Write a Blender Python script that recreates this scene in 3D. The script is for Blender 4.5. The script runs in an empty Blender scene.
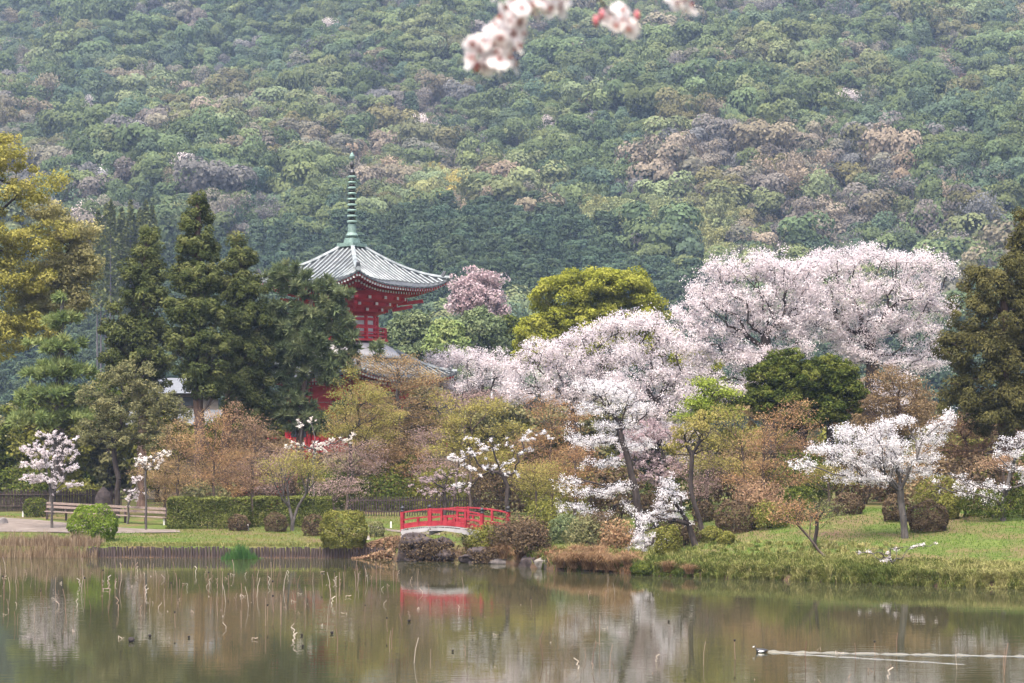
import bpy, math, random
import numpy as np
R = math.radians
rng = np.random.default_rng(7)
random.seed(7)
sc = bpy.context.scene
COL = sc.collection
F, HZ, CAMZ = 70/36*1024, 440.0, 6.0

def at(px, py, Y): return np.array(((px-512)/F*Y, Y, CAMZ-(py-HZ)/F*Y))
def X(px, Y): return (px-512)/F*Y
def smooth(a, b, t):
    t = np.clip((np.asarray(t, float)-a)/(b-a), 0, 1); return t*t*(3-2*t)

# ------------------------------------------------------------------ materials
def mat(name):
    m = bpy.data.materials.new(name); m.use_nodes = True
    nt = m.node_tree; nt.nodes.clear()
    return m, nt, nt.nodes.new, nt.links.new
def ramp(N, cols, pos=None):
    r = N('ShaderNodeValToRGB'); e = r.color_ramp.elements
    pos = pos or [i/(len(cols)-1) for i in range(len(cols))]
    while len(e) < len(cols): e.new(0.5)
    for i, (c, p) in enumerate(zip(cols, pos)):
        e[i].position = p; e[i].color = (*c, 1)
    return r
def leaf_mat(name, cols, transl=0.3):
    m, nt, N, L = mat(name)
    a = N('ShaderNodeAttribute'); a.attribute_name = 'tint'
    r = ramp(N, cols); L(a.outputs['Fac'], r.inputs[0])
    d = N('ShaderNodeBsdfDiffuse'); t = N('ShaderNodeBsdfTranslucent'); x = N('ShaderNodeMixShader')
    x.inputs[0].default_value = transl
    L(r.outputs[0], d.inputs[0]); L(r.outputs[0], t.inputs[0]); L(d.outputs[0], x.inputs[1]); L(t.outputs[0], x.inputs[2])
    o = N('ShaderNodeOutputMaterial'); L(x.outputs[0], o.inputs[0]); return m
def inst_mat(name, transl=0.25):
    m, nt, N, L = mat(name)
    c = N('ShaderNodeAttribute'); c.attribute_name = 'tint_color'; c.attribute_type = 'INSTANCER'
    a = N('ShaderNodeAttribute'); a.attribute_name = 'tint'
    mr = N('ShaderNodeMapRange'); mr.inputs[3].default_value = 0.62; mr.inputs[4].default_value = 1.45
    L(a.outputs['Fac'], mr.inputs[0])
    v = N('ShaderNodeVectorMath'); v.operation = 'SCALE'
    L(c.outputs['Color'], v.inputs[0]); L(mr.outputs[0], v.inputs['Scale'])
    d = N('ShaderNodeBsdfDiffuse'); t = N('ShaderNodeBsdfTranslucent'); x = N('ShaderNodeMixShader')
    x.inputs[0].default_value = transl
    L(v.outputs[0], d.inputs[0]); L(v.outputs[0], t.inputs[0]); L(d.outputs[0], x.inputs[1]); L(t.outputs[0], x.inputs[2])
    o = N('ShaderNodeOutputMaterial'); L(x.outputs[0], o.inputs[0]); return m
def rough_mat(name, c1, c2, scale=4.0, rough=0.8, bump=0.3, stretch=(1, 1, 1), spec=0.3, detail=6, c3=None, metal=0.0):
    m, nt, N, L = mat(name)
    tc = N('ShaderNodeTexCoord'); mp = N('ShaderNodeMapping'); mp.inputs['Scale'].default_value = stretch
    L(tc.outputs['Object'], mp.inputs[0])
    n = N('ShaderNodeTexNoise'); n.inputs['Scale'].default_value = scale; n.inputs['Detail'].default_value = detail
    n.inputs['Roughness'].default_value = 0.65
    L(mp.outputs[0], n.inputs['Vector'])
    r = ramp(N, [c1, c2] if c3 is None else [c1, c2, c3], [0.35, 0.65] if c3 is None else [0.3, 0.5, 0.7]); L(n.outputs[0], r.inputs[0])
    b = N('ShaderNodeBsdfPrincipled'); b.inputs['Roughness'].default_value = rough
    b.inputs['Specular IOR Level'].default_value = spec; b.inputs['Metallic'].default_value = metal
    L(r.outputs[0], b.inputs['Base Color'])
    if bump:
        bp = N('ShaderNodeBump'); bp.inputs['Strength'].default_value = bump; bp.inputs['Distance'].default_value = 0.05
        L(n.outputs[0], bp.inputs['Height']); L(bp.outputs[0], b.inputs['Normal'])
    o = N('ShaderNodeOutputMaterial'); L(b.outputs[0], o.inputs[0]); return m

M = {}
M['bark_dark'] = rough_mat('bark_dark', (0.0225, 0.0170, 0.0150), (0.0550, 0.0425, 0.0375), 6, .9, .5, (1, 1, .3))
M['bark_grey'] = rough_mat('bark_grey', (0.0420, 0.0357, 0.0315), (0.1092, 0.0966, 0.0882), 6, .9, .5, (1, 1, .3))
M['twig'] = rough_mat('twig_bark', (0.0600, 0.0425, 0.0325), (0.1200, 0.0900, 0.0725), 6, .9, .4, (1, 1, .3))
M['bark_red'] = rough_mat('bark_red', (0.0600, 0.0360, 0.0270), (0.1200, 0.0780, 0.0600), 6, .9, .5, (1, 1, .2))
M['red'] = rough_mat('red_paint', (.42, .025, .034), (.54, .04, .05), 3, .5, .05)
M['red_bridge'] = rough_mat('bridge_paint', (.20, .012, .020), (.31, .032, .042), 2.5, .5, .08)
M['red_dark'] = rough_mat('red_timber', (.38, .02, .03), (.47, .03, .04), 3, .55, .05)
M['white_end'] = rough_mat('white_ends', (.50, .47, .44), (.62, .6, .57), 4, .7, 0)
M['plaster'] = rough_mat('white_plaster', (.46, .44, .42), (.58, .56, .54), 3, .8, .05)
M['tile_dark'] = rough_mat('roof_tile_shaded', (.035, .038, .042), (.085, .092, .098), 2.5, .55, .2)  # roof tile with the shade between the ribs put into its colour
M['tile_light'] = rough_mat('roof_tile_lit', (.11, .128, .136), (.27, .295, .30), 1.6, .55, .2, detail=9)  # same tile, paler: the light catching the ribs is put into its colour
M['copper'] = rough_mat('green_copper', (.09, .145, .125), (.19, .265, .235), 4, .6, .1)
M['copper_pale'] = rough_mat('pale_copper', (.11, .18, .155), (.20, .28, .245), 4, .6, .1)
M['black_metal'] = rough_mat('black_metal', (.018, .018, .02), (.04, .04, .045), 4, .4, .05)
M['concrete'] = rough_mat('pale_concrete', (.24, .225, .22), (.36, .345, .34), 1.2, .8, .0)
M['stone'] = rough_mat('grey_stone', (.07, .06, .058), (.20, .18, .17), 2.2, .85, .8)
M['stone_dark'] = rough_mat('dark_stone', (.022, .017, .017), (.078, .060, .057), 2.6, .9, .9)
M['stone_pale'] = rough_mat('pale_stone', (.11, .098, .085), (.23, .205, .18), 2.2, .85, .6)
M['timber'] = rough_mat('weathered_timber', (0.0275, 0.0187, 0.0187), (0.0935, 0.0688, 0.0633), 3, .85, .4, (6, 6, .6))
M['plank'] = rough_mat('pale_plank', (.15, .11, .092), (.27, .21, .18), 3, .8, .2, (.5, 6, 6))
M['bamboo_dark'] = rough_mat('brush_fence', (0.0196, 0.0140, 0.0140), (0.0700, 0.0490, 0.0462), 4, .9, .3, (8, 8, .5))
M['wall_cream'] = rough_mat('cream_wall', (.12, .105, .09), (.17, .15, .13), 1.5, .8, .05)
M['glass_dark'] = rough_mat('window_glass', (.03, .035, .04), (.05, .055, .06), 1, .08, 0, spec=.5)
M['pole'] = rough_mat('pale_pole', (.62, .63, .65), (.76, .77, .78), 2, .6, 0)
M['hill_floor'] = rough_mat('hill_floor', (.05, .06, .035), (.10, .105, .06), .08, 1, 0)
M['forest'] = inst_mat('forest_leaves')
M['blossom_pale'] = leaf_mat('blossom_pale', [(.54, .455, .47), (.70, .63, .64), (.78, .74, .745)], .4)
M['blossom_white'] = leaf_mat('blossom_white', [(.58, .54, .55), (.72, .69, .695), (.80, .78, .785)], .4)
M['blossom_pink'] = leaf_mat('blossom_pink', [(.34, .24, .25), (.44, .34, .35), (.52, .44, .45)], .4)
M['blossom_cream'] = leaf_mat('blossom_cream', [(.60, .50, .45), (.80, .74, .68), (.86, .82, .78)], .35)
M['gold'] = leaf_mat('leaf_gold', [(.19, .18, .042), (.29, .27, .065), (.37, .33, .10)], .35)
M['pale_olive'] = leaf_mat('leaf_pale_olive', [(.20, .185, .07), (.31, .285, .12), (.40, .36, .17)], .35)
M['olive'] = leaf_mat('leaf_olive', [(.085, .09, .04), (.165, .165, .078), (.25, .23, .11)], .3)
M['camphor'] = leaf_mat('leaf_camphor', [(.14, .155, .02), (.25, .26, .04), (.345, .34, .07)], .35)
M['tan'] = leaf_mat('leaf_tan', [(.24, .16, .09), (.34, .235, .125), (.36, .29, .13)], .35)
M['orange'] = leaf_mat('leaf_orange', [(.24, .135, .075), (.34, .205, .11), (.38, .27, .12)], .35)
M['rust'] = leaf_mat('leaf_rust', [(.21, .13, .085), (.30, .19, .12), (.34, .24, .14)], .3)
M['mauve'] = leaf_mat('leaf_mauve', [(.23, .155, .14), (.32, .225, .20), (.37, .28, .25)], .3)
M['yellowgreen'] = leaf_mat('leaf_yellowgreen', [(.20, .185, .05), (.31, .275, .08), (.36, .30, .11)], .35)
M['lime'] = leaf_mat('leaf_lime', [(.15, .20, .03), (.24, .30, .05), (.33, .37, .09)], .35)
M['brown'] = leaf_mat('leaf_brown', [(.15, .105, .06), (.23, .165, .09), (.27, .195, .11)], .3)
M['cypress'] = leaf_mat('leaf_cypress', [(.040, .040, .015), (.080, .076, .028), (.135, .12, .046)], .2)
M['cedar'] = leaf_mat('leaf_cedar', [(.040, .052, .018), (.085, .10, .034), (.15, .155, .058)], .2)
M['pine'] = leaf_mat('leaf_pine', [(.07, .095, .045), (.13, .165, .08), (.20, .225, .11)], .25)
M['pine_light'] = leaf_mat('leaf_pine_light', [(.11, .155, .055), (.19, .24, .085), (.27, .30, .115)], .25)
M['dark_green'] = leaf_mat('leaf_dark_green', [(.028, .042, .01), (.07, .09, .02), (.14, .15, .035)], .25)
M['bush_green'] = leaf_mat('bush_green', [(.06, .095, .012), (.13, .19, .025), (.19, .25, .04)], .3)
M['bush_olive'] = leaf_mat('bush_olive', [(.07, .075, .018), (.15, .15, .035), (.22, .21, .06)], .3)
M['bush_brown'] = leaf_mat('bush_brown', [(.05, .034, .022), (.11, .078, .05), (.16, .12, .07)], .25)
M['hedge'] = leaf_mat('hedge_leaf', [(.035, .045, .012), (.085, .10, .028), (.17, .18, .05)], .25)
M['dry_grass'] = leaf_mat('dry_grass', [(.17, .095, .055), (.29, .18, .10), (.42, .31, .18)], .35)
M['reed'] = leaf_mat('dry_reed', [(.11, .075, .05), (.22, .155, .10), (.36, .285, .19)], .35)
M['mixed_grass'] = leaf_mat('mixed_grass', [(.075, .10, .024), (.17, .18, .055), (.32, .29, .125)], .35)
M['grass'] = leaf_mat('lawn_grass', [(.062, .12, .017), (.095, .16, .026), (.17, .165, .05)], .35)
M['green_reed'] = leaf_mat('green_reed', [(.035, .085, .022), (.055, .13, .035), (.09, .17, .05)], .35)
M['stalk'] = leaf_mat('lotus_stalk', [(.13, .065, .05), (.26, .17, .13), (.55, .48, .41)], .1)
M['pod'] = rough_mat('seed_pod', (.012, .010, .010), (.04, .03, .03), 20, .9, .1)
M['petal'] = leaf_mat('petal', [(.58, .40, .41), (.76, .70, .71), (.86, .84, .84)], .45)
M['stamen'] = rough_mat('stamen', (.22, .04, .035), (.36, .12, .08), 300, .8, 0)
M['bud'] = rough_mat('pink_bud', (.36, .09, .11), (.48, .18, .2), 200, .7, 0)

# ------------------------------------------------------------------ mesh helpers
def np_mesh(name, V, faces_n, tint=None, mats=(), midx=None, smoothf=False):
    """V (n,3); faces_n = list of (k-gon index array (m,k))"""
    me = bpy.data.meshes.new(name)
    V = np.ascontiguousarray(V, dtype=np.float32)
    me.vertices.add(len(V)); me.vertices.foreach_set('co', V.ravel())
    idx = np.concatenate([f.ravel() for f in faces_n]).astype(np.int32)
    tot = np.concatenate([np.full(len(f), f.shape[1], np.int32) for f in faces_n])
    st = np.concatenate(([0], np.cumsum(tot)[:-1])).astype(np.int32)
    me.loops.add(len(idx)); me.loops.foreach_set('vertex_index', idx)
    me.polygons.add(len(tot)); me.polygons.foreach_set('loop_start', st); me.polygons.foreach_set('loop_total', tot)
    for m in mats: me.materials.append(m)
    if midx is not None: me.polygons.foreach_set('material_index', np.asarray(midx, np.int32))
    if tint is not None:
        at_ = me.attributes.new('tint', 'FLOAT', 'FACE'); at_.data.foreach_set('value', np.asarray(tint, np.float32))
    me.update(calc_edges=True)
    if smoothf: me.polygons.foreach_set('use_smooth', np.ones(len(tot), bool))
    return me
def link(name, me, parent=None):
    o = bpy.data.objects.new(name, me); COL.objects.link(o)
    if parent is not None: o.parent = parent
    return o
def tag(o, label=None, cat=None, group=None, kind=None):
    if label: o['label'] = label
    if cat: o['category'] = cat
    if group: o['group'] = group
    if kind: o['kind'] = kind
    return o
def empty(name, loc, rz=0):
    o = bpy.data.objects.new(name, None); COL.objects.link(o)
    o.location = [float(v) for v in loc]; o.rotation_euler.z = rz; o.empty_display_size = .3
    return o
def unit(v): return v/np.maximum(np.linalg.norm(v, axis=-1, keepdims=True), 1e-9)
def rnd_dirs(n): return unit(rng.normal(size=(n, 3)))
def diamonds(c, u, v):
    """leaf-like diamond faces: centres c, half axes u and v"""
    n = len(c); V = np.empty((n, 4, 3)); V[:, 0] = c-u; V[:, 1] = c+v-u*.15; V[:, 2] = c+u; V[:, 3] = c-v-u*.15
    return V.reshape(-1, 3), np.arange(4*n).reshape(-1, 4)
def leaf_cloud(c, size, aspect=.6, up=0.0, axis=None, spread=1.0, normal=None, nspread=.55):
    n = len(c)
    if normal is not None:                                   # leaves face roughly outwards from their clump
        nn = unit(unit(normal)+rnd_dirs(n)*nspread); u = unit(np.cross(nn, axis+rnd_dirs(n)*.4 if axis is not None else rnd_dirs(n))); v = np.cross(nn, u)
        if axis is not None: u, v = v, u
        s = (np.asarray(size)*rng.uniform(.7, 1.3, n))[:, None]
        return diamonds(c, u*s, v*s*aspect)
    u = rnd_dirs(n)
    if axis is not None: u = unit(axis+u*spread)
    w = rnd_dirs(n); w[:, 2] += up
    v = unit(np.cross(u, w))
    s = (np.asarray(size)*rng.uniform(.7, 1.3, n))[:, None]
    return diamonds(c, u*s, v*s*aspect)
def leaf_obj(name, c, size, m, tint, parent=None, **k):
    V, f = leaf_cloud(c, size, **k)
    return link(name, np_mesh(name, V, [f], tint, [m]), parent)

class MB:
    """collects boxes, bars, tubes and lathes with material slots"""
    def __init__(s): s.V = []; s.F = []; s.M = []; s.n = 0
    def add(s, V, faces, mi=0):
        V = np.asarray(V, float)
        for f in faces: s.F.append([i+s.n for i in f]); s.M.append(mi)
        s.V.append(V); s.n += len(V)
    def box(s, c, size, mi=0, rz=0, taper=1.0):
        x, y, z = [d/2 for d in size]; t = taper
        V = np.array([(-x, -y, -z), (x, -y, -z), (x, y, -z), (-x, y, -z), (-x*t, -y*t, z), (x*t, -y*t, z), (x*t, y*t, z), (-x*t, y*t, z)])
        if rz: cz, sz = math.cos(rz), math.sin(rz); V[:, :2] = V[:, :2] @ np.array([[cz, sz], [-sz, cz]])
        s.add(V+np.asarray(c), [(0, 3, 2, 1), (4, 5, 6, 7), (0, 1, 5, 4), (1, 2, 6, 5), (2, 3, 7, 6), (3, 0, 4, 7)], mi)
    def bar(s, a, b, w, h, mi=0):
        a, b = np.asarray(a, float), np.asarray(b, float); d = unit(b-a)
        sd = np.cross(d, (0, 0, 1.0)); sd = unit(sd) if np.linalg.norm(sd) > 1e-4 else np.array((1.0, 0, 0))
        up = np.cross(sd, d)
        V = [p+sd*w/2*i+up*h/2*j for p in (a, b) for i, j in ((-1, -1), (1, -1), (1, 1), (-1, 1))]
        s.add(V, [(0, 1, 2, 3), (7, 6, 5, 4), (0, 4, 5, 1), (1, 5, 6, 2), (2, 6, 7, 3), (3, 7, 4, 0)], mi)
    def tube(s, pts, rad, k=6, mi=0, cap=True):
        pts = np.asarray(pts, float); n = len(pts); rad = np.broadcast_to(rad, n)
        tn = unit(np.gradient(pts, axis=0)); ref = np.array((0.3, .2, 1.0)) if abs(tn[0][2]) < .9 else np.array((1.0, .1, 0))
        V = []
        for p, t, r in zip(pts, tn, rad):
            a = unit(np.cross(t, ref)); b = np.cross(t, a)
            for i in range(k):
                th = 2*math.pi*i/k; V.append(p+r*(a*math.cos(th)+b*math.sin(th)))
        Fs = [(i*k+j, i*k+(j+1) % k, (i+1)*k+(j+1) % k, (i+1)*k+j) for i in range(n-1) for j in range(k)]
        if cap: Fs += [tuple(range(k))[::-1], tuple((n-1)*k+j for j in range(k))]
        s.add(V, Fs, mi)
    def lathe(s, prof, c=(0, 0, 0), k=16, mi=0):
        V = [(c[0]+r*math.cos(2*math.pi*j/k), c[1]+r*math.sin(2*math.pi*j/k), c[2]+z) for r, z in prof for j in range(k)]
        n = len(prof)
        Fs = [(i*k+j, i*k+(j+1) % k, (i+1)*k+(j+1) % k, (i+1)*k+j) for i in range(n-1) for j in range(k)]
        Fs += [tuple(range(k))[::-1], tuple((n-1)*k+j for j in range(k))]
        s.add(V, Fs, mi)
    def build(s, name, mats, parent=None, smoothf=False, bevel=0):
        if not isinstance(mats, (list, tuple)): mats = [mats]
        me = bpy.data.meshes.new(name); me.from_pydata([tuple(v) for v in np.concatenate(s.V)], [], s.F)
        for m in mats: me.materials.append(m)
        me.polygons.foreach_set('material_index', np.array(s.M, np.int32))
        if smoothf: me.polygons.foreach_set('use_smooth', np.ones(len(s.F), bool))
        me.update()
        o = link(name, me, parent)
        if bevel:
            b = o.modifiers.new('bevel', 'BEVEL'); b.width = bevel; b.segments = 2
        return o

# ------------------------------------------------------------------ terrain
shore_px = [(-900, 556), (0, 557), (390, 558), (400, 560), (445, 560), (449, 554), (463, 554), (467, 560), (500, 563), (530, 567), (560, 571),
            (600, 572), (640, 575), (700, 577), (760, 579), (900, 585), (1024, 589), (1300, 597), (1900, 606)]
SX = np.array([X(p, CAMZ*F/(q-HZ)) for p, q in shore_px]); SY = np.array([CAMZ*F/(q-HZ) for p, q in shore_px])
def wob(x, y): return .5*np.sin(x*.31+y*.17)+.3*np.sin(x*.83-y*.47+1)+.2*np.sin(x*1.9+y*1.3+2)
def shore(x): return np.interp(x, SX, SY)
def ground_z(x, y):
    x = np.asarray(x, float); y = np.asarray(y, float)
    d = y-shore(x)
    side = smooth(-3, 9, x)
    left = .55+.03*np.clip(d, 0, 25)
    mid = .25+.1*np.clip(d, 0, 4)+.055*np.clip(d-4, 0, 14)
    right = .30+.11*np.clip(d, 0, 4)+.115*np.clip(d-4, 0, 14)+.01*np.clip(d-18, 0, 40)
    s2 = smooth(5, 14, x)
    z = left*(1-side)+(mid*(1-s2)+right*s2)*side
    z = z+.05*wob(x*1.3, y*1.1)*smooth(.5, 3, d)
    bank = smooth(-.5, .12, d)
    z = -.7+(z+.7)*bank
    near = smooth(34, 12, y)
    return z*(1-near)+(4.3)*near
def foot(px, py):
    ys = np.linspace(78, 200, 2440); zs = CAMZ-(py-HZ)/F*ys
    hit = np.nonzero(ground_z(X(px, ys), ys) >= zs)[0]
    Y = ys[hit[0]] if len(hit) else 110
    x = X(px, Y); return np.array((x, Y, float(ground_z(x, Y))))
def grd(px, Y):
    x = X(px, Y); return np.array((x, Y, float(ground_z(x, Y))))

def grid_mesh(name, xs, ys, zf, m, smoothf=True):
    gx, gy = np.meshgrid(xs, ys); gz = zf(gx, gy); nx, ny = len(xs), len(ys)
    V = np.stack([gx.ravel(), gy.ravel(), gz.ravel()], 1)
    i = np.arange(nx*ny).reshape(ny, nx)
    f = np.stack([i[:-1, :-1].ravel(), i[:-1, 1:].ravel(), i[1:, 1:].ravel(), i[1:, :-1].ravel()], 1)
    return link(name, np_mesh(name, V, [f], None, [m], None, smoothf))

def ground_mat():
    m, nt, N, L = mat('ground_turf')
    tc = N('ShaderNodeTexCoord')
    n1 = N('ShaderNodeTexNoise'); n1.inputs['Scale'].default_value = .35; n1.inputs['Detail'].default_value = 8; n1.inputs['Roughness'].default_value = .7
    n2 = N('ShaderNodeTexNoise'); n2.inputs['Scale'].default_value = 6; n2.inputs['Detail'].default_value = 6
    L(tc.outputs['Object'], n1.inputs['Vector']); L(tc.outputs['Object'], n2.inputs['Vector'])
    r1 = ramp(N, [(.10, .068, .042), (.11, .095, .04), (.07, .098, .022), (.09, .12, .027)], [.32, .44, .56, .7]); L(n1.outputs[0], r1.inputs[0])
    r2 = ramp(N, [(.6, .6, .6), (1.25, 1.2, 1.2)], [.3, .7]); L(n2.outputs[0], r2.inputs[0])
    mx = N('ShaderNodeMix'); mx.data_type = 'RGBA'; mx.blend_type = 'MULTIPLY'; mx.inputs[0].default_value = 1
    L(r1.outputs[0], mx.inputs[6]); L(r2.outputs[0], mx.inputs[7])
    geo = N('ShaderNodeNewGeometry'); sp = N('ShaderNodeSeparateXYZ'); L(geo.outputs['Position'], sp.inputs[0])
    mr = N('ShaderNodeMapRange'); mr.inputs[1].default_value = .1; mr.inputs[2].default_value = .5; L(sp.outputs[2], mr.inputs[0])
    mx2 = N('ShaderNodeMix'); mx2.data_type = 'RGBA'; L(mr.outputs[0], mx2.inputs[0])
    mx2.inputs[6].default_value = (.07, .045, .03, 1); L(mx.outputs[2], mx2.inputs[7])
    b = N('ShaderNodeBsdfPrincipled'); b.inputs['Roughness'].default_value = .95; b.inputs['Specular IOR Level'].default_value = .1
    L(mx2.outputs[2], b.inputs['Base Color'])
    bp = N('ShaderNodeBump'); bp.inputs['Strength'].default_value = .6; bp.inputs['Distance'].default_value = .08
    L(n2.outputs[0], bp.inputs['Height']); L(bp.outputs[0], b.inputs['Normal'])
    o = N('ShaderNodeOutputMaterial'); L(b.outputs[0], o.inputs[0]); return m
xs = np.concatenate([-np.geomspace(700, 46, 26), np.arange(-45, 45.01, .4), np.geomspace(46, 700, 26)])
ys = np.concatenate([np.linspace(-60, 72, 34), np.arange(73, 126, .33), np.geomspace(127, 1500, 40)])
tag(grid_mesh('ground', xs, ys, ground_z, ground_mat()), kind='structure')

def pmap(x, y, z): return 512+x/y*F, HZ-(z-CAMZ)/y*F
HY = np.array([300, 360, 420, 480, 560, 700, 850, 950, 1100, 1250, 1500]); HZv = np.array([-6, 0, 14, 34, 66, 119, 184, 228, 292, 320, 300])
def hill_z(x, y):
    x = np.asarray(x, float); y = np.asarray(y, float)
    yy = y+28*np.sin(x/95+.6)+16*np.sin(x/41+y/160)+9*np.sin(x/23-y/70+2)
    base = np.interp(yy, HY, HZv)
    return base+6*np.sin(x/37+y/52)*smooth(430, 600, y)
hxs = np.linspace(-900, 900, 181); hys = np.linspace(330, 1500, 150)
tag(grid_mesh('hill', hxs, hys, hill_z, M['hill_floor']), kind='structure')

# path along the left bank
pth = [(-140, 112, 127), (-40, 112, 126), (0, 111.8, 124), (40, 111.4, 121), (80, 111, 117.5), (130, 110.8, 114.5), (180, 110.8, 112.6)]
V = []
for i, (px, Ya, Yb) in enumerate(pth):
    for k in range(5):
        yy = Ya+(Yb-Ya)*k/4+.25*math.sin(i*2.2+k*1.7); x = X(px, yy); V.append((x, yy, float(ground_z(x, yy))+.03))
f = np.array([(i*5+k, (i+1)*5+k, (i+1)*5+k+1, i*5+k+1) for i in range(len(pth)-1) for k in range(4)])
M['path'] = rough_mat('pale_gravel', (.095, .075, .062), (.165, .138, .118), 1.2, .95, .2, detail=10)
tag(link('path', np_mesh('path', np.array(V), [f], None, [M['path']], None, True)), kind='structure')
V = []; pth2 = [(368, 116), (392, 112.5), (412, 110), (440, 109)]
for px, Y in pth2:
    for k in range(3):
        yy = Y-.7+k*.7; x = X(px, yy); V.append((x, yy, float(ground_z(x, yy))+.03))
f = np.array([(i*3+k, (i+1)*3+k, (i+1)*3+k+1, i*3+k+1) for i in range(len(pth2)-1) for k in range(2)])
tag(link('footpath', np_mesh('footpath', np.array(V), [f], None, [M['path']], None, True)), kind='structure')

# water
def water_mat():
    m, nt, N, L = mat('pond_water')
    tc = N('ShaderNodeTexCoord')
    def noise(sx, sy, scale, det):
        mp = N('ShaderNodeMapping'); mp.inputs['Scale'].default_value = (sx, sy, 1); L(tc.outputs['Object'], mp.inputs[0])
        n = N('ShaderNodeTexNoise'); n.inputs['Scale'].default_value = scale; n.inputs['Detail'].default_value = det
        L(mp.outputs[0], n.inputs['Vector']); return n
    a = noise(.35, 2.2, 1.6, 3); b_ = noise(.6, 1.2, .25, 2); c = noise(.15, 3.0, 2.6, 2)
    gate = ramp(N, [(0, 0, 0), (1, 1, 1)], [.45, .62]); big = noise(.3, .6, .09, 2); L(big.outputs[0], gate.inputs[0])
    mul = N('ShaderNodeMath'); mul.operation = 'MULTIPLY'; L(c.outputs[0], mul.inputs[0]); L(gate.outputs[0], mul.inputs[1])
    s1 = N('ShaderNodeMath'); s1.operation = 'MULTIPLY_ADD'; s1.inputs[1].default_value = .5; L(a.outputs[0], s1.inputs[0]); L(mul.outputs[0], s1.inputs[2])
    s2 = N('ShaderNodeMath'); s2.operation = 'MULTIPLY_ADD'; s2.inputs[1].default_value = .8; L(b_.outputs[0], s2.inputs[0]); L(s1.outputs[0], s2.inputs[2])
    bp = N('ShaderNodeBump'); bp.inputs['Strength'].default_value = .11; bp.inputs['Distance'].default_value = .03; L(s2.outputs[0], bp.inputs['Height'])
    b = N('ShaderNodeBsdfPrincipled'); b.inputs['Base Color'].default_value = (.036, .036, .018, 1); b.inputs['Roughness'].default_value = .02
    b.inputs['IOR'].default_value = 1.33; L(bp.outputs[0], b.inputs['Normal'])
    o = N('ShaderNodeOutputMaterial'); L(b.outputs[0], o.inputs[0]); return m
M['water'] = water_mat()
me = np_mesh('water', np.array([(-400, 14, 0), (400, 14, 0), (400, 112, 0), (-400, 112, 0)]), [np.array([[0, 1, 2, 3]])], None, [M['water']])
tag(link('water', me), kind='structure')

# ------------------------------------------------------------------ trees
def blob_points(blobs, Y, n, shell=0.0, flat=1.0, depth=.75):
    """points spread through ellipsoids given as (px, py, rx, ry[, dy]) at distance Y"""
    w = np.array([b[2]*b[3]*math.sqrt(b[2]) for b in blobs], float); w /= w.sum()
    k = rng.choice(len(blobs), n, p=w); out = np.empty((n, 3)); s = Y/F
    B = np.array([(b+(0,))[:5] if len(b) == 4 else b for b in blobs], float)[k]
    d = rnd_dirs(n); r = rng.uniform(shell, 1, n)**(1/2.4)
    out[:, 0] = (B[:, 0]-512)*s+d[:, 0]*r*B[:, 2]*s
    out[:, 1] = Y+B[:, 4]+d[:, 1]*r*B[:, 2]*s*depth
    out[:, 2] = CAMZ-(B[:, 1]-HZ)*s+d[:, 2]*r*B[:, 3]*s*flat
    return out
def grow(trunk, P, alpha=.35, step=.7, lift=.12, start=.5, jit=.06):
    """trunk polyline (m,3) then branches that reach every point of P; returns nodes, parents, tip index of each P"""
    tp = np.asarray(trunk, float); seg = np.linalg.norm(np.diff(tp, axis=0), axis=1); tot = seg.sum()
    n0 = max(4, int(tot/(step*.8))); t = np.linspace(0, tot, n0); cs = np.concatenate(([0], np.cumsum(seg)))
    T = np.stack([np.interp(t, cs, tp[:, i]) for i in range(3)], 1)
    T[1:-1] += rng.normal(size=(n0-2, 3))*jit*.6*np.array((1, 1, .2))
    cap = len(P)*9+n0+10
    N_ = np.empty((cap, 3)); par = np.full(cap, -1); plen = np.zeros(cap); ok = np.zeros(cap, bool)
    N_[:n0] = T; par[1:n0] = np.arange(n0-1); plen[:n0] = t*.6; ok[int(n0*start):n0] = True; n = n0
    order = np.argsort(np.linalg.norm(P-T[-1], axis=1)); tips = np.empty(len(P), int)
    for i in order:
        a = P[i]; d = a-N_[:n]; dist = np.linalg.norm(d, axis=1)
        cost = dist+alpha*plen[:n]+np.where(d[:, 2] < 0, -d[:, 2]*.5, 0); cost[~ok[:n]] = 1e9
        j = int(np.argmin(cost)); L = dist[j]; m = min(7, max(1, int(L/step)))
        prev = j; p0 = N_[j]
        off = rng.normal(size=3)*jit*L; off[2] += lift*L
        for q in range(1, m+1):
            s = q/m; p = p0+(a-p0)*s+off*(4*s*(1-s))*.5
            if q < m: p = p+rng.normal(size=3)*jit*.6
            N_[n] = p; par[n] = prev; plen[n] = plen[prev]+L/m; ok[n] = True; prev = n; n += 1
        tips[i] = prev
    return N_[:n], par[:n], tips, n0
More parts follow.
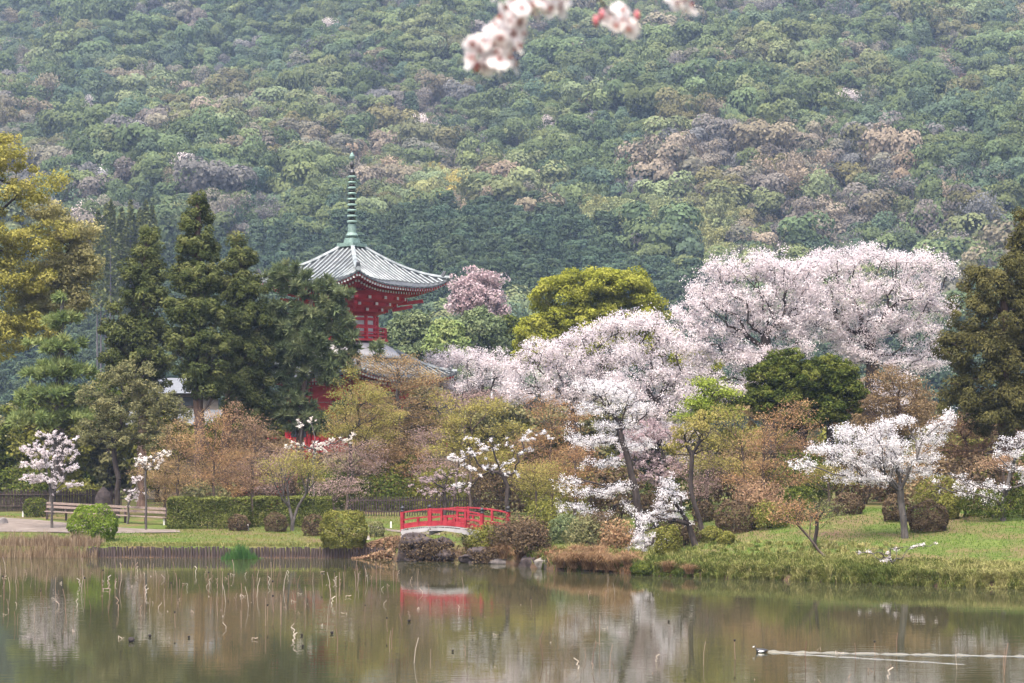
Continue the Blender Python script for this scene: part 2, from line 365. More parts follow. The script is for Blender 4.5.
def branch_mesh(name, N_, par, n0, r_base, r_tip, m, parent, tmin=0):
    n = len(N_); cnt = np.zeros(n); has = np.zeros(n, bool); has[par[par >= 0]] = True
    cnt[~has] = 1
    for i in range(n-1, 0, -1): cnt[par[i]] += cnt[i]
    e = math.log(r_base/r_tip)/math.log(max(cnt[0], 2)); rad = r_tip*np.maximum(cnt, 1)**e
    z0 = np.arange(n0)/max(n0-1, 1); rad[:n0] = np.maximum(rad[:n0], r_base*(1-.45*z0)); rad[0] *= 1.25
    c = np.nonzero(par >= 0)[0]; p0, p1 = N_[par[c]], N_[c]; r0, r1 = np.minimum(rad[par[c]], rad[c]*1.35), rad[c]
    VV, FF = [], []; base = 0
    for k, sel in ((7, r1 >= .07), (4, r1 < .07)):
        if not sel.any(): continue
        a, b = p0[sel], p1[sel]; t = unit(b-a); ref = np.where(np.abs(t[:, 2:3]) < .9, np.array([[0, 0, 1.0]]), np.array([[1.0, 0, 0]]))
        u = unit(np.cross(t, ref)); v = np.cross(t, u); th = 2*np.pi*np.arange(k)/k
        ring = np.cos(th)[None, :, None]*u[:, None]+np.sin(th)[None, :, None]*v[:, None]
        A = a[:, None]+ring*r0[sel][:, None, None]; B = b[:, None]+ring*r1[sel][:, None, None]
        mm = len(a); V = np.concatenate([A, B], 1).reshape(-1, 3); i0 = (np.arange(mm)*2*k)[:, None]; j = np.arange(k)[None]
        f = np.stack([i0+j, i0+(j+1) % k, i0+k+(j+1) % k, i0+k+j], 2).reshape(-1, 4)+base
        VV.append(V); FF.append(f); base += len(V)
    o = link(name, np_mesh(name, np.concatenate(VV), FF, None, [m], None, True), parent)
    return o, cnt, rad

def foliage(style, N_, par, tips, cnt, dens, size, spread=1.0):
    """returns leaf centres, sizes, tints and axis hints for a grown skeleton"""
    C, S, T, A = [], [], [], []
    if style == 'blossom':                                   # strings of flower puffs along every fine twig
        fine = np.nonzero((cnt <= 4) & (par >= 0))[0]
        a, b = N_[par[fine]], N_[fine]; L = np.linalg.norm(b-a, axis=1)
        k = rng.poisson(L*5.4*dens*rng.gamma(1.6, .625, len(L))); i = np.repeat(np.arange(len(fine)), k)
        s = rng.uniform(0, 1.15, len(i))[:, None]; c = a[i]+(b[i]-a[i])*s+rng.normal(size=(len(i), 3))*.10*spread
        m = rng.integers(9, 26, len(i)); tt = np.clip(rng.normal(.55, .18, len(i)), 0, 1)
        j = np.repeat(np.arange(len(c)), m)
        c2 = c[j]+rng.normal(size=(len(j), 3))*np.array((.10, .10, .065))*spread
        return c2, np.full(len(j), size), np.clip(tt[j]+rng.normal(0, .15, len(j)), 0, 1), None, c2-c[j]+np.array((0, 0, .03))
    p = N_[tips]; d = unit(p-N_[np.maximum(par[tips], 0)]); n = len(p)
    if style == 'puff':                                      # rounded leaf clumps
        m = np.maximum(3, rng.poisson(dens, n)); j = np.repeat(np.arange(n), m)
        e = rnd_dirs(len(j))*rng.uniform(.3, 1, len(j))[:, None]**.6*np.array((1, 1, .62))*spread*rng.uniform(.6, 1.25, n)[j][:, None]
        c = p[j]+e; tt = np.clip(rng.normal(.5, .22, n), 0, 1)
        return c, np.full(len(j), size), np.clip(tt[j]+rng.normal(0, .13, len(j)), 0, 1), None, e+np.array((0, 0, .25*spread))
    if style == 'spray':                                     # thin layered sprays of small leaves along the twigs
        fine = np.nonzero((cnt <= 3) & (par >= 0))[0]
        a, b = N_[par[fine]], N_[fine]; L = np.linalg.norm(b-a, axis=1)
        k = rng.poisson(L*dens*rng.gamma(1.3, .77, len(L))); i = np.repeat(np.arange(len(fine)), k)
        s = rng.uniform(.1, 1.3, len(i))[:, None]
        c = a[i]+(b[i]-a[i])*s+rng.normal(size=(len(i), 3))*np.array((.22, .22, .07))*spread
        tt = np.clip(rng.normal(.5, .25, len(fine)), 0, 1)
        return c, np.full(len(i), size), np.clip(tt[i]+rng.normal(0, .15, len(i)), 0, 1), None, None
    if style == 'needle':                                    # bottle-brush tufts
        m = int(dens); j = np.repeat(np.arange(n), m)
        ax = unit(d[j]*.5+rnd_dirs(len(j))+np.array((0, 0, .45)))
        ln = size*rng.uniform(.7, 1.25, len(j))
        c = p[j]+ax*ln[:, None]*.9+rng.normal(size=(len(j), 3))*spread*np.array((1, 1, .5))
        tt = np.clip(rng.normal(.5, .22, n), 0, 1)
        return c, ln, np.clip(tt[j]+rng.normal(0, .12, len(j)), 0, 1), ax, None
    if style == 'frond':                                     # lumpy drooping clumps of cedar sprays
        m = np.maximum(4, rng.poisson(dens, n)); j = np.repeat(np.arange(n), m)
        e = rnd_dirs(len(j))*rng.uniform(.35, 1, len(j))[:, None]**.5*np.array((1, 1, .85))*spread*rng.uniform(.6, 1.3, n)[j][:, None]
        c = p[j]+e; tt = np.clip(rng.normal(.45, .24, n), 0, 1)
        ax = unit(e*.6+d[j]*spread*.5+np.array((0, 0, -.35*spread))); dn = e+d[j]*np.array((1, 1, 0))*spread*.5+np.array((0, 0, .35*spread))
        return c, np.full(len(j), size), np.clip(tt[j]+rng.normal(0, .13, len(j)), 0, 1), ax, dn

def tree(name, label, cat, base, blobs, leaf, bark, style='puff', n=200, dens=30, size=.12, spread=.5, trunk=None, r=.18, rt=.012,
         alpha=.35, start=.5, lift=.12, jit=.07, step=.7, shell=.0, aspect=.6, depth=.75, group=None, trunk_name='trunk', crown='crown', flat=1.0, bx=None):
    """base = world foot; trunk = pixel points above the foot at the tree's own distance"""
    base = np.asarray(base, float); Y = base[1]
    root = empty(name, base); tag(root, label, cat, group)
    T = [base-np.array((0, 0, .15))]+[at(q[0], q[1], Y+(q[2] if len(q) > 2 else 0)) for q in trunk]
    P = blob_points(blobs, Y, n, shell, flat, depth)
    N_, par, tips, n0 = grow(T, P, alpha, step, lift, start, jit)
    N_ = N_-base
    o, cnt, rad = branch_mesh(trunk_name, N_, par, n0, r, rt, M[bark], root)
    c, s, t, ax, nr = foliage(style, N_, par, tips, cnt, dens, size, spread)
    if style == 'needle': V, f = leaf_cloud(c, s, .13, axis=ax, spread=.15)
    elif style == 'frond': V, f = leaf_cloud(c, s, .42, axis=ax, normal=nr, nspread=.6)
    elif style == 'spray': V, f = leaf_cloud(c, s, aspect, up=1.0)
    else: V, f = leaf_cloud(c, s, aspect, normal=nr, nspread=.7 if style == 'puff' else .9)
    link(crown, np_mesh(crown, V, [f], t, [M[leaf]]), root)
    return root

# ---- left group
tree('broadleaf_tree', 'tall tree with golden olive leaves in layered clumps at the left edge', 'tree', grd(-30, 139),
     [(0, 160, 36, 26), (-45, 160, 50, 40), (45, 182, 22, 17), (20, 190, 30, 16), (10, 235, 44, 26), (52, 238, 24, 16), (-40, 240, 55, 45), (5, 285, 40, 26), (42, 275, 26, 14), (-20, 330, 50, 32), (20, 325, 34, 22)],
     'gold', 'bark_dark', n=420, dens=110, size=.105, spread=.8, trunk=[(-28, 420), (-18, 330), (-5, 250)], r=.4, alpha=.25, start=.35)
tree('broadleaf_tree', 'pale olive leafed tree rising behind the golden tree', 'tree', grd(60, 142),
     [(70, 232, 26, 18), (86, 262, 17, 18), (62, 270, 36, 22), (50, 210, 22, 16), (45, 305, 40, 24), (75, 300, 22, 18)],
     'pale_olive', 'bark_dark', n=280, dens=110, size=.10, spread=.75, trunk=[(60, 400), (60, 320), (62, 260)], r=.3)
tree('pine_tree', 'young light green pine with a pointed top and upright tufts', 'pine', grd(52, 127),
     [(62, 298, 6, 9), (60, 322, 18, 8), (57, 346, 30, 8), (56, 371, 38, 8), (54, 396, 44, 8), (54, 420, 47, 9)],
     'pine_light', 'bark_grey', 'needle', n=230, dens=95, size=.27, spread=.06, trunk=[(56, 430), (60, 350), (62, 296)], r=.2, alpha=.9, start=.25, lift=-.08)
cedar = dict(leaf='cedar', bark='bark_red', style='frond', n=420, dens=130, size=.11, spread=.47, r=.34, alpha=1.2, start=.22, lift=-.05)
tree('cedar_tree', 'dark olive cedar with a rounded tip, leftmost of the three tall cedars', 'cedar', grd(142, 141),
     [(147, 233, 9, 11), (146, 250, 15, 14), (143, 272, 23, 15), (139, 300, 31, 18), (137, 332, 38, 18), (137, 360, 40, 15), (150, 380, 22, 10)], trunk=[(143, 420), (145, 300), (147, 230)], **cedar)
tree('cedar_tree', 'tallest dark cedar of the three with its pointed top against the hill', 'cedar', grd(199, 133),
     [(198, 204, 8, 10), (197, 222, 16, 13), (196, 248, 23, 15), (196, 278, 28, 16), (197, 310, 32, 18), (199, 342, 34, 18), (202, 370, 28, 16), (205, 388, 22, 10)], trunk=[(199, 440), (198, 330), (198, 200)], **cedar)
tree('cedar_tree', 'dark cedar with a broad rounded top, nearest to the pagoda of the three', 'cedar', grd(224, 137),
     [(236, 242, 9, 10), (238, 260, 18, 14), (241, 288, 26, 16), (244, 318, 29, 18), (243, 350, 31, 18), (244, 380, 26, 18), (246, 405, 22, 12)], trunk=[(226, 450), (232, 350), (237, 240)], **cedar)
tree('pine_tree', 'large bushy dark pine standing right in front of the pagoda', 'pine', grd(302, 139),
     [(283, 272, 16, 8), (296, 270, 10, 6), (283, 282, 20, 15), (312, 288, 20, 16), (330, 308, 20, 14), (280, 315, 24, 18), (312, 325, 24, 16), (342, 330, 14, 12), (285, 348, 26, 14), (325, 342, 18, 9), (300, 366, 24, 16), (272, 372, 24, 18), (335, 362, 20, 10), (330, 378, 16, 8), (318, 318, 26, 18), (298, 340, 30, 20), (300, 388, 16, 12), (290, 420, 26, 14), (270, 330, 20, 20), (375, 350, 15, 10), (350, 352, 12, 8), (352, 368, 13, 8), (333, 298, 22, 16), (345, 318, 14, 12), (348, 338, 16, 12), (318, 422, 22, 14), (338, 428, 16, 10), (325, 360, 26, 12), (283, 402, 26, 16), (262, 395, 14, 16), (345, 405, 12, 12), (305, 412, 16, 10)],
     'pine', 'bark_red', 'needle', n=760, dens=90, size=.27, spread=.06, trunk=[(300, 430), (305, 360), (312, 300)], r=.28, alpha=.4, start=.3)
tree('broadleaf_tree', 'grey olive budding tree with dark forked trunk in front of the cedars', 'tree', grd(117, 123),
     [(130, 375, 30, 14), (100, 398, 22, 16), (150, 398, 28, 16), (128, 412, 36, 16), (95, 432, 18, 14), (135, 438, 38, 14), (165, 425, 20, 12), (172, 400, 18, 10), (182, 415, 14, 10)],
     'olive', 'bark_dark', n=280, dens=80, size=.068, spread=.45, trunk=[(118, 480), (113, 455), (122, 420)], r=.17)
tree('cherry_tree', 'small pale pink cherry at the far left beside the gravel path', 'cherry tree', foot(52, 528),
     [(48, 434, 14, 5), (62, 441, 18, 5), (36, 446, 16, 5), (52, 452, 30, 5), (34, 464, 16, 5), (62, 466, 22, 5), (46, 478, 28, 5), (72, 484, 14, 4), (30, 478, 12, 4)],
     'blossom_pale', 'bark_grey', 'blossom', n=230, dens=1.9, size=.038, trunk=[(52, 505), (51, 495)], r=.075, alpha=.6)
tree('cherry_tree', 'thin white cherry sapling with a bare grey stem by the plank fence', 'cherry tree', foot(146, 530),
     [(152, 457, 18, 5), (165, 452, 9, 4), (138, 464, 10, 5), (150, 466, 12, 4)],
     'blossom_cream', 'bark_grey', 'blossom', n=75, dens=1.2, size=.036, trunk=[(146, 505), (145, 485), (146, 470)], r=.06)
tree('cherry_tree', 'tiny pinkish white cherry sapling standing just left of the grey stem', 'cherry tree', foot(127, 524),
     [(136, 480, 9, 5), (130, 490, 10, 4), (138, 492, 8, 6), (130, 497, 5, 4)],
     'blossom_pale', 'bark_grey', 'blossom', n=62, dens=1.2, size=.036, trunk=[(129, 508), (132, 495)], r=.06)
mp_ = dict(style='spray', dens=58, size=.043, spread=1.35, r=.085, rt=.008, start=.12, lift=-.02, alpha=.75)
tree('maple_tree', 'ochre budding maple directly right of the grey olive tree', 'maple', grd(178, 121), [(180, 435, 26, 16), (165, 455, 20, 16), (190, 465, 22, 16), (172, 480, 22, 12)], 'tan', 'twig', n=200, trunk=[(178, 490), (178, 465)], **mp_)
tree('maple_tree', 'rusty orange maple below the tall cedar trunks', 'maple', grd(214, 120), [(215, 420, 22, 16), (205, 445, 28, 18), (230, 450, 24, 18), (212, 475, 32, 14)], 'orange', 'twig', n=240, trunk=[(214, 490), (214, 460)], **mp_)
tree('maple_tree', 'orange brown maple behind the clipped hedge, left of the red handrail', 'maple', grd(254, 123), [(250, 430, 26, 16), (262, 455, 24, 16), (240, 470, 26, 14), (258, 482, 22, 10), (236, 410, 14, 12)], 'rust', 'twig', n=230, trunk=[(252, 490), (252, 465)], **mp_)
tree('maple_tree', 'forked maple with two pale stems and yellow green leaves before the hedge', 'maple', foot(293, 531), [(285, 462, 26, 10), (305, 468, 24, 8), (276, 478, 18, 7), (300, 455, 20, 6), (320, 476, 12, 6)], 'yellowgreen', 'bark_grey', n=190, trunk=[(293, 522)], **{**mp_, 'r': .12})
tree('cherry_tree', 'cream white blossoming tree among the pines under the pagoda', 'cherry tree', grd(314, 127), [(300, 425, 12, 6), (312, 420, 8, 4), (295, 445, 12, 6), (325, 443, 16, 6), (345, 437, 11, 6), (310, 450, 16, 5)], 'blossom_cream', 'bark_grey', 'blossom', n=112, dens=1.2, size=.036, trunk=[(314, 480), (315, 450)], r=.09)
tree('maple_tree', 'low purplish maple with drooping branches over the hedge end', 'maple', foot(338, 524), [(330, 482, 26, 7), (348, 490, 20, 6), (322, 490, 16, 6), (352, 480, 14, 5)], 'mauve', 'twig', n=130, trunk=[(335, 510), (330, 498), (328, 490)], **mp_)
tree('maple_tree', 'mauve bare shrubby maple behind the cream blossoms', 'maple', grd(345, 129), [(345, 450, 26, 14), (365, 465, 24, 12), (335, 465, 22, 10), (375, 445, 18, 12)], 'mauve', 'twig', n=190, trunk=[(348, 495), (348, 470)], **mp_)
tree('budding_tree', 'tall tan tree with a straight grey trunk behind the left end of the bridge', 'tree', foot(404, 509),
     [(395, 372, 32, 14), (375, 362, 22, 10), (410, 362, 20, 9), (400, 440, 40, 16), (425, 378, 26, 12), (368, 395, 26, 16), (420, 395, 32, 18), (352, 425, 26, 14), (395, 415, 40, 18), (440, 425, 26, 18), (365, 450, 36, 14), (420, 450, 40, 16), (350, 470, 20, 8), (378, 478, 26, 9), (450, 470, 18, 9)],
     'tan', 'bark_grey', 'spray', n=1000, dens=95, size=.048, spread=1.6, trunk=[(403, 480), (401, 440), (398, 400), (398, 370)], r=.24, rt=.012, start=.25, lift=.1, alpha=.55)
tree('budding_tree', 'yellow ochre tree between the pine and the tan tree', 'tree', grd(352, 131), [(368, 395, 20, 14), (385, 415, 20, 14), (375, 435, 24, 14), (348, 388, 16, 16), (345, 410, 20, 14), (360, 432, 22, 14), (335, 430, 16, 12), (352, 370, 8, 8)], 'yellowgreen', 'bark_dark', 'spray', n=380, dens=100, size=.05, spread=1.3, trunk=[(352, 470), (350, 430)], r=.12, rt=.01, start=.3)
tree('maple_tree', 'bright olive yellow maple in the middle behind the bridge', 'maple', grd(470, 122), [(455, 415, 24, 12), (488, 408, 26, 12), (470, 435, 34, 12), (512, 430, 22, 12), (450, 450, 26, 10), (498, 455, 30, 10), (440, 400, 14, 10)], 'yellowgreen', 'twig', n=330, trunk=[(470, 485), (470, 455), (472, 430)], **{**mp_, 'size': .06})
tree('maple_tree', 'brownish pink maple with sparse twigs above the bridge railing', 'maple', grd(452, 127), [(470, 400, 26, 12), (490, 398, 20, 10), (445, 398, 16, 10), (425, 440, 20, 16), (480, 400, 26, 10)], 'mauve', 'twig', n=230, trunk=[(458, 470), (465, 430), (470, 400)], **mp_)
tree('maple_tree', 'orange maple beside the white cascade, middle of the bank', 'maple', grd(552, 116), [(545, 405, 24, 14), (560, 425, 28, 14), (535, 440, 26, 12), (565, 455, 28, 12), (545, 468, 30, 10), (580, 415, 14, 12)], 'orange', 'twig', n=330, trunk=[(552, 490), (550, 460), (552, 430)], **{**mp_, 'dens': 60})
tree('maple_tree', 'olive gold maple right of the bridge, behind the thin white cherry', 'maple', grd(535, 113), [(540, 470, 28, 10), (530, 485, 26, 10), (560, 488, 24, 10), (518, 470, 16, 10)], 'yellowgreen', 'twig', n=210, trunk=[(536, 505), (536, 490)], **mp_)
tree('cherry_tree', 'thin open white cherry with visible dark limbs right behind the bridge', 'cherry tree', grd(508, 104.5),
     [(470, 452, 22, 4), (455, 458, 14, 4), (495, 446, 18, 5), (520, 438, 18, 4), (538, 432, 12, 4), (485, 468, 22, 4), (525, 452, 16, 4), (500, 474, 24, 4), (462, 485, 14, 4), (480, 440, 16, 4), (510, 462, 16, 4), (548, 438, 8, 3)],
     'blossom_white', 'bark_dark', 'blossom', n=190, dens=1.1, size=.036, trunk=[(507, 490), (503, 475)], r=.12, jit=.04, alpha=.2)
tree('cherry_tree', 'sparse pinkish cherry hanging low over the bridge', 'cherry tree', grd(446, 112), [(430, 478, 18, 7), (415, 486, 12, 5), (450, 474, 18, 6), (438, 490, 24, 5), (462, 490, 12, 5)], 'blossom_pink', 'bark_dark', 'blossom', n=137, dens=.8, size=.036, trunk=[(446, 500), (444, 488)], r=.09)
# ---- centre cherries
big = dict(style='blossom', bark='bark_dark', size=.052, spread=1.75, alpha=.25, step=.8)
tree('cherry_tree', 'hazy pink cherry beyond the lower roof of the pagoda', 'cherry tree', grd(470, 150), [(440, 355, 14, 6), (444, 368, 14, 9), (465, 352, 20, 7), (498, 358, 20, 8), (450, 362, 24, 10), (432, 364, 12, 7), (480, 362, 28, 8), (430, 378, 20, 10), (465, 385, 34, 12), (505, 375, 26, 12), (515, 395, 22, 10)], 'blossom_pale', n=620, dens=1.6, trunk=[(470, 440), (470, 400)], r=.25, **big)
tree('cherry_tree', 'wide pale cherry below the yellow green dome tree', 'cherry tree', grd(572, 131),
     [(545, 350, 30, 12), (590, 335, 30, 12), (620, 325, 28, 12), (530, 368, 28, 12), (575, 362, 38, 16), (615, 355, 30, 14), (550, 388, 36, 14), (600, 385, 34, 14), (515, 390, 20, 10), (575, 400, 30, 12)],
     'blossom_pale', n=800, dens=1.7, trunk=[(575, 470), (572, 430), (575, 395)], r=.34, **big)
tree('cherry_tree', 'pale pink cherry in the dip left of the great cherry', 'cherry tree', grd(655, 122),
     [(650, 322, 24, 10), (672, 340, 24, 14), (640, 350, 28, 14), (665, 372, 30, 16), (630, 385, 28, 16), (655, 405, 34, 16), (685, 395, 18, 16), (670, 435, 30, 14), (640, 440, 28, 12), (680, 465, 20, 10)],
     'blossom_pale', n=800, dens=1.6, trunk=[(655, 490), (655, 450), (657, 400)], r=.32, **big)
tree('cherry_tree', 'dusky mauve pink cherry above the leaning trunks', 'cherry tree', grd(664, 112), [(650, 430, 26, 14), (675, 440, 22, 14), (640, 455, 22, 12), (672, 462, 22, 10), (655, 475, 24, 10)], 'blossom_pink', n=260, dens=.95, trunk=[(662, 500), (660, 470)], r=.2, **{**big, 'size': .06, 'spread': 1.1})
tree('cherry_tree', 'bright white cherry stepping down in layers to the middle of the bank', 'cherry tree', foot(640, 535),
     [(590, 385, 20, 7), (615, 392, 24, 8), (640, 408, 20, 8), (600, 408, 26, 8), (572, 425, 12, 5), (620, 425, 28, 7), (595, 440, 26, 6), (635, 445, 18, 6), (600, 462, 24, 5), (572, 482, 20, 5), (595, 494, 26, 5), (618, 488, 18, 5), (575, 508, 20, 4), (605, 516, 20, 4), (560, 490, 8, 4), (625, 505, 16, 5)],
     'blossom_white', 'bark_dark', 'blossom', n=575, dens=1.7, size=.036, spread=1.1, trunk=[(638, 505), (632, 475), (622, 440)], r=.2, alpha=.25, jit=.05, start=.3)
tree('cherry_tree', 'leaning cherry whose white boughs cascade to the water', 'cherry tree', foot(697, 548),
     [(672, 480, 8, 7), (662, 492, 12, 5), (678, 496, 10, 5), (658, 508, 12, 5), (645, 518, 14, 4), (668, 520, 14, 5), (640, 530, 12, 4), (655, 540, 18, 5), (640, 550, 16, 5), (650, 556, 14, 5), (632, 558, 9, 4), (658, 548, 16, 6), (640, 542, 14, 6), (684, 512, 8, 6)],
     'blossom_white', 'bark_dark', 'blossom', n=262, dens=2.3, size=.036, spread=1.0, trunk=[(690, 528), (681, 512, -.4), (674, 502, -.8)], r=.14, alpha=.2, jit=.05, start=.5)
tree('budding_tree', 'leaning bare grey tree with a kinked trunk by the white cascade', 'tree', foot(702, 530), [(690, 430, 20, 12), (705, 420, 18, 12), (676, 445, 14, 10), (712, 445, 14, 10)], 'yellowgreen', 'bark_dark', 'spray', n=150, dens=70, size=.055, trunk=[(697, 510), (691, 492), (690, 475), (692, 455)], r=.12, rt=.012)
# ---- the great cherry and its neighbours
tree('cherry_tree', 'left half of the great pale cherry, a broad crown reaching furthest left', 'cherry tree', grd(768, 124),
     [(735, 268, 32, 14), (765, 258, 28, 10), (790, 275, 36, 18), (705, 285, 22, 12), (700, 308, 28, 14), (745, 300, 40, 18), (685, 325, 22, 10), (725, 330, 36, 14), (770, 320, 34, 18), (705, 352, 30, 14), (745, 355, 34, 14), (795, 345, 24, 14), (805, 300, 30, 22), (808, 268, 22, 12), (800, 325, 30, 18), (715, 268, 16, 8), (730, 385, 30, 12), (690, 375, 24, 12)],
     'blossom_pale', n=1150, dens=1.9, trunk=[(770, 440), (768, 380), (765, 335)], r=.45, **big)
tree('cherry_tree', 'right half of the great pale cherry, beside the brown cypress', 'cherry tree', grd(872, 127),
     [(830, 262, 32, 14), (870, 256, 34, 10), (915, 260, 34, 12), (940, 272, 16, 12), (850, 288, 40, 18), (905, 290, 40, 18), (942, 305, 18, 14), (830, 315, 36, 18), (880, 322, 40, 18), (925, 328, 26, 18), (860, 352, 34, 16), (905, 360, 34, 14), (895, 385, 28, 14), (815, 290, 26, 18), (806, 264, 20, 10), (800, 310, 22, 16), (845, 335, 30, 18), (930, 355, 22, 14), (885, 405, 24, 10)],
     'blossom_pale', n=1250, dens=1.9, trunk=[(874, 450), (872, 390), (870, 335)], r=.45, **big)
tree('camphor_tree', 'big yellow green dome shaped tree rising behind the cherries', 'tree', grd(590, 166),
     [(590, 286, 36, 16), (605, 280, 26, 10), (560, 300, 30, 22), (620, 288, 32, 18), (645, 300, 18, 16), (535, 335, 20, 20), (580, 325, 40, 24), (625, 320, 36, 22), (550, 350, 34, 18), (522, 355, 9, 10), (660, 330, 14, 18), (600, 350, 40, 18), (640, 345, 24, 16), (690, 370, 30, 26)],
     'camphor', 'bark_dark', n=640, dens=210, size=.11, spread=.8, trunk=[(590, 430), (590, 370), (590, 320)], r=.5, shell=.35)
tree('evergreen_tree', 'round dark green evergreen in front of the great cherry', 'tree', grd(803, 113),
     [(785, 362, 24, 14), (830, 370, 26, 14), (765, 380, 22, 16), (800, 380, 36, 18), (842, 390, 24, 18), (780, 402, 34, 16), (825, 408, 34, 14), (760, 400, 16, 12), (800, 420, 30, 10)],
     'dark_green', 'bark_dark', n=520, dens=130, size=.072, spread=.45, trunk=[(803, 450), (803, 415), (803, 385)], r=.28, shell=.3)
tree('maple_tree', 'fresh lime green maple left of the dark evergreen', 'maple', grd(706, 113), [(708, 382, 14, 6), (722, 392, 18, 7), (700, 402, 20, 8), (720, 412, 24, 8), (692, 415, 14, 7)], 'lime', 'bark_dark', 'spray', n=260, dens=90, size=.07, spread=1.3, trunk=[(706, 460), (708, 420)], r=.12, start=.4)
tree('maple_tree', 'wide olive and yellow maple with bare ascending limbs above the leaning trunk', 'maple', grd(738, 107), [(700, 425, 24, 12), (725, 415, 22, 12), (720, 440, 30, 12), (690, 450, 20, 8), (745, 432, 22, 12), (715, 462, 34, 8), (745, 468, 22, 8)], 'yellowgreen', 'twig', n=330, trunk=[(740, 490), (745, 470), (742, 450)], **{**mp_, 'dens': 52, 'lift': -.03})
tree('maple_tree', 'wide rusty orange maple spreading over the dark round bush', 'maple', grd(762, 105), [(775, 420, 22, 14), (800, 410, 18, 12), (812, 425, 10, 10), (765, 440, 30, 12), (795, 445, 24, 12), (770, 465, 36, 10), (740, 478, 26, 7), (790, 478, 26, 9), (760, 490, 26, 6)], 'orange', 'twig', n=400, trunk=[(764, 495), (762, 475), (764, 455)], **{**mp_, 'dens': 52, 'lift': -.03})
tree('cherry_tree', 'white cherry standing alone on the green slope with one thick grey trunk', 'cherry tree', foot(905, 538),
     [(855, 432, 22, 7), (830, 448, 24, 6), (805, 462, 16, 5), (880, 424, 18, 6), (905, 420, 14, 5), (880, 442, 32, 8), (928, 438, 18, 7), (942, 424, 12, 6), (952, 415, 6, 5), (850, 460, 28, 7), (890, 460, 34, 7), (925, 456, 16, 6), (842, 476, 18, 6), (872, 478, 24, 6), (905, 474, 16, 6), (930, 470, 12, 5)],
     'blossom_white', 'bark_grey', 'blossom', n=537, dens=1.9, size=.036, spread=1.1, trunk=[(902, 515), (901, 503)], r=.16, alpha=.6, jit=.05, start=.8, step=.5)
tree('cypress_tree', 'massive brown green cypress filling the right edge', 'cypress', grd(1005, 108),
     [(985, 285, 24, 18), (1015, 275, 26, 20), (970, 315, 24, 20), (1005, 315, 36, 26), (1045, 310, 36, 36), (958, 350, 22, 20), (990, 355, 36, 24), (1030, 360, 40, 30), (952, 385, 18, 16), (985, 390, 34, 20), (1030, 400, 40, 24), (965, 408, 22, 10), (1000, 420, 34, 12)],
     'cypress', 'bark_red', 'frond', n=560, dens=210, size=.08, spread=.50, trunk=[(1005, 440), (1005, 360), (1003, 280)], r=.4, alpha=.6, start=.15, shell=.45)
tree('cypress_tree', 'taller narrow cypress whose top rises at the right edge', 'cypress', grd(1040, 118), [(1022, 220, 7, 10), (1022, 240, 13, 12), (1030, 262, 22, 18), (1045, 290, 32, 26), (1045, 340, 36, 30)], 'cypress', 'bark_red', 'frond', n=260, dens=110, size=.12, spread=.5, trunk=[(1040, 440), (1035, 320), (1024, 215)], r=.35, alpha=.9, start=.3)
tree('budding_tree', 'leafless looking brown tree between the great cherry and the cypress', 'tree', grd(900, 119), [(890, 378, 26, 14), (915, 388, 20, 14), (880, 402, 28, 14), (920, 412, 24, 14), (895, 425, 34, 12), (870, 425, 20, 12)], 'brown', 'bark_red', 'spray', n=450, dens=90, size=.06, spread=1.3, trunk=[(900, 470), (900, 430), (898, 400)], r=.2, start=.3)
tree('budding_tree', 'reddish brown twiggy tree under the massive cypress', 'tree', grd(965, 112), [(955, 425, 26, 14), (985, 430, 30, 12), (945, 450, 26, 12), (980, 455, 34, 12), (1015, 440, 24, 12), (935, 470, 22, 8)], 'rust', 'bark_red', 'spray', n=480, dens=85, size=.055, spread=1.3, trunk=[(968, 485), (968, 460), (965, 440)], r=.18, start=.3)
tree('cherry_tree', 'white cherry at the right edge stretching long low branches to the left', 'cherry tree', foot(1004, 521),
     [(1010, 440, 16, 5), (998, 452, 14, 4), (1025, 450, 22, 7), (1040, 435, 24, 8), (1020, 468, 20, 5), (955, 476, 20, 4), (975, 484, 22, 5), (1000, 488, 18, 5), (965, 492, 16, 4), (990, 498, 16, 4), (1045, 480, 24, 7), (935, 484, 8, 4)],
     'blossom_white', 'bark_grey', 'blossom', n=312, dens=1.2, size=.036, spread=1.0, trunk=[(1003, 508), (1004, 496)], r=.13, alpha=.2, start=.5)
tree('maple_tree', 'small orange maple among the low white branches at the right edge', 'maple', grd(1004, 100), [(1000, 462, 22, 7), (1018, 468, 16, 6), (985, 466, 14, 5)], 'rust', 'twig', n=120, trunk=[(1003, 490), (1002, 472)], **mp_)
tree('maple_tree', 'little orange maple leaning out left over the bank with a bent bare trunk', 'maple', foot(832, 560), [(792, 505, 16, 6), (780, 512, 14, 5), (808, 512, 16, 5), (800, 522, 14, 4), (775, 520, 8, 4)], 'orange', 'twig', n=110, trunk=[(818, 550), (808, 538), (798, 525)], **{**mp_, 'r': .055})
tree('maple_tree', 'little olive umbrella shaped tree on the slope with a thin stem', 'maple', foot(816, 550), [(815, 512, 20, 6), (832, 508, 14, 5), (822, 502, 14, 5), (838, 516, 8, 4)], 'olive', 'bark_dark', n=150, trunk=[(815, 535), (817, 520)], **{**mp_, 'dens': 40})
tree('cherry_tree', 'low sprawling cherry with grey twigs and few white flowers at the water edge', 'cherry tree', foot(896, 571),
     [(880, 552, 20, 4), (900, 548, 18, 3), (925, 546, 12, 3), (860, 552, 12, 3), (890, 558, 20, 3), (938, 542, 6, 2)], 'blossom_pale', 'bark_grey', 'blossom', n=90, dens=.22, size=.036, trunk=[(893, 564), (889, 558)], r=.05, rt=.008, lift=.05)
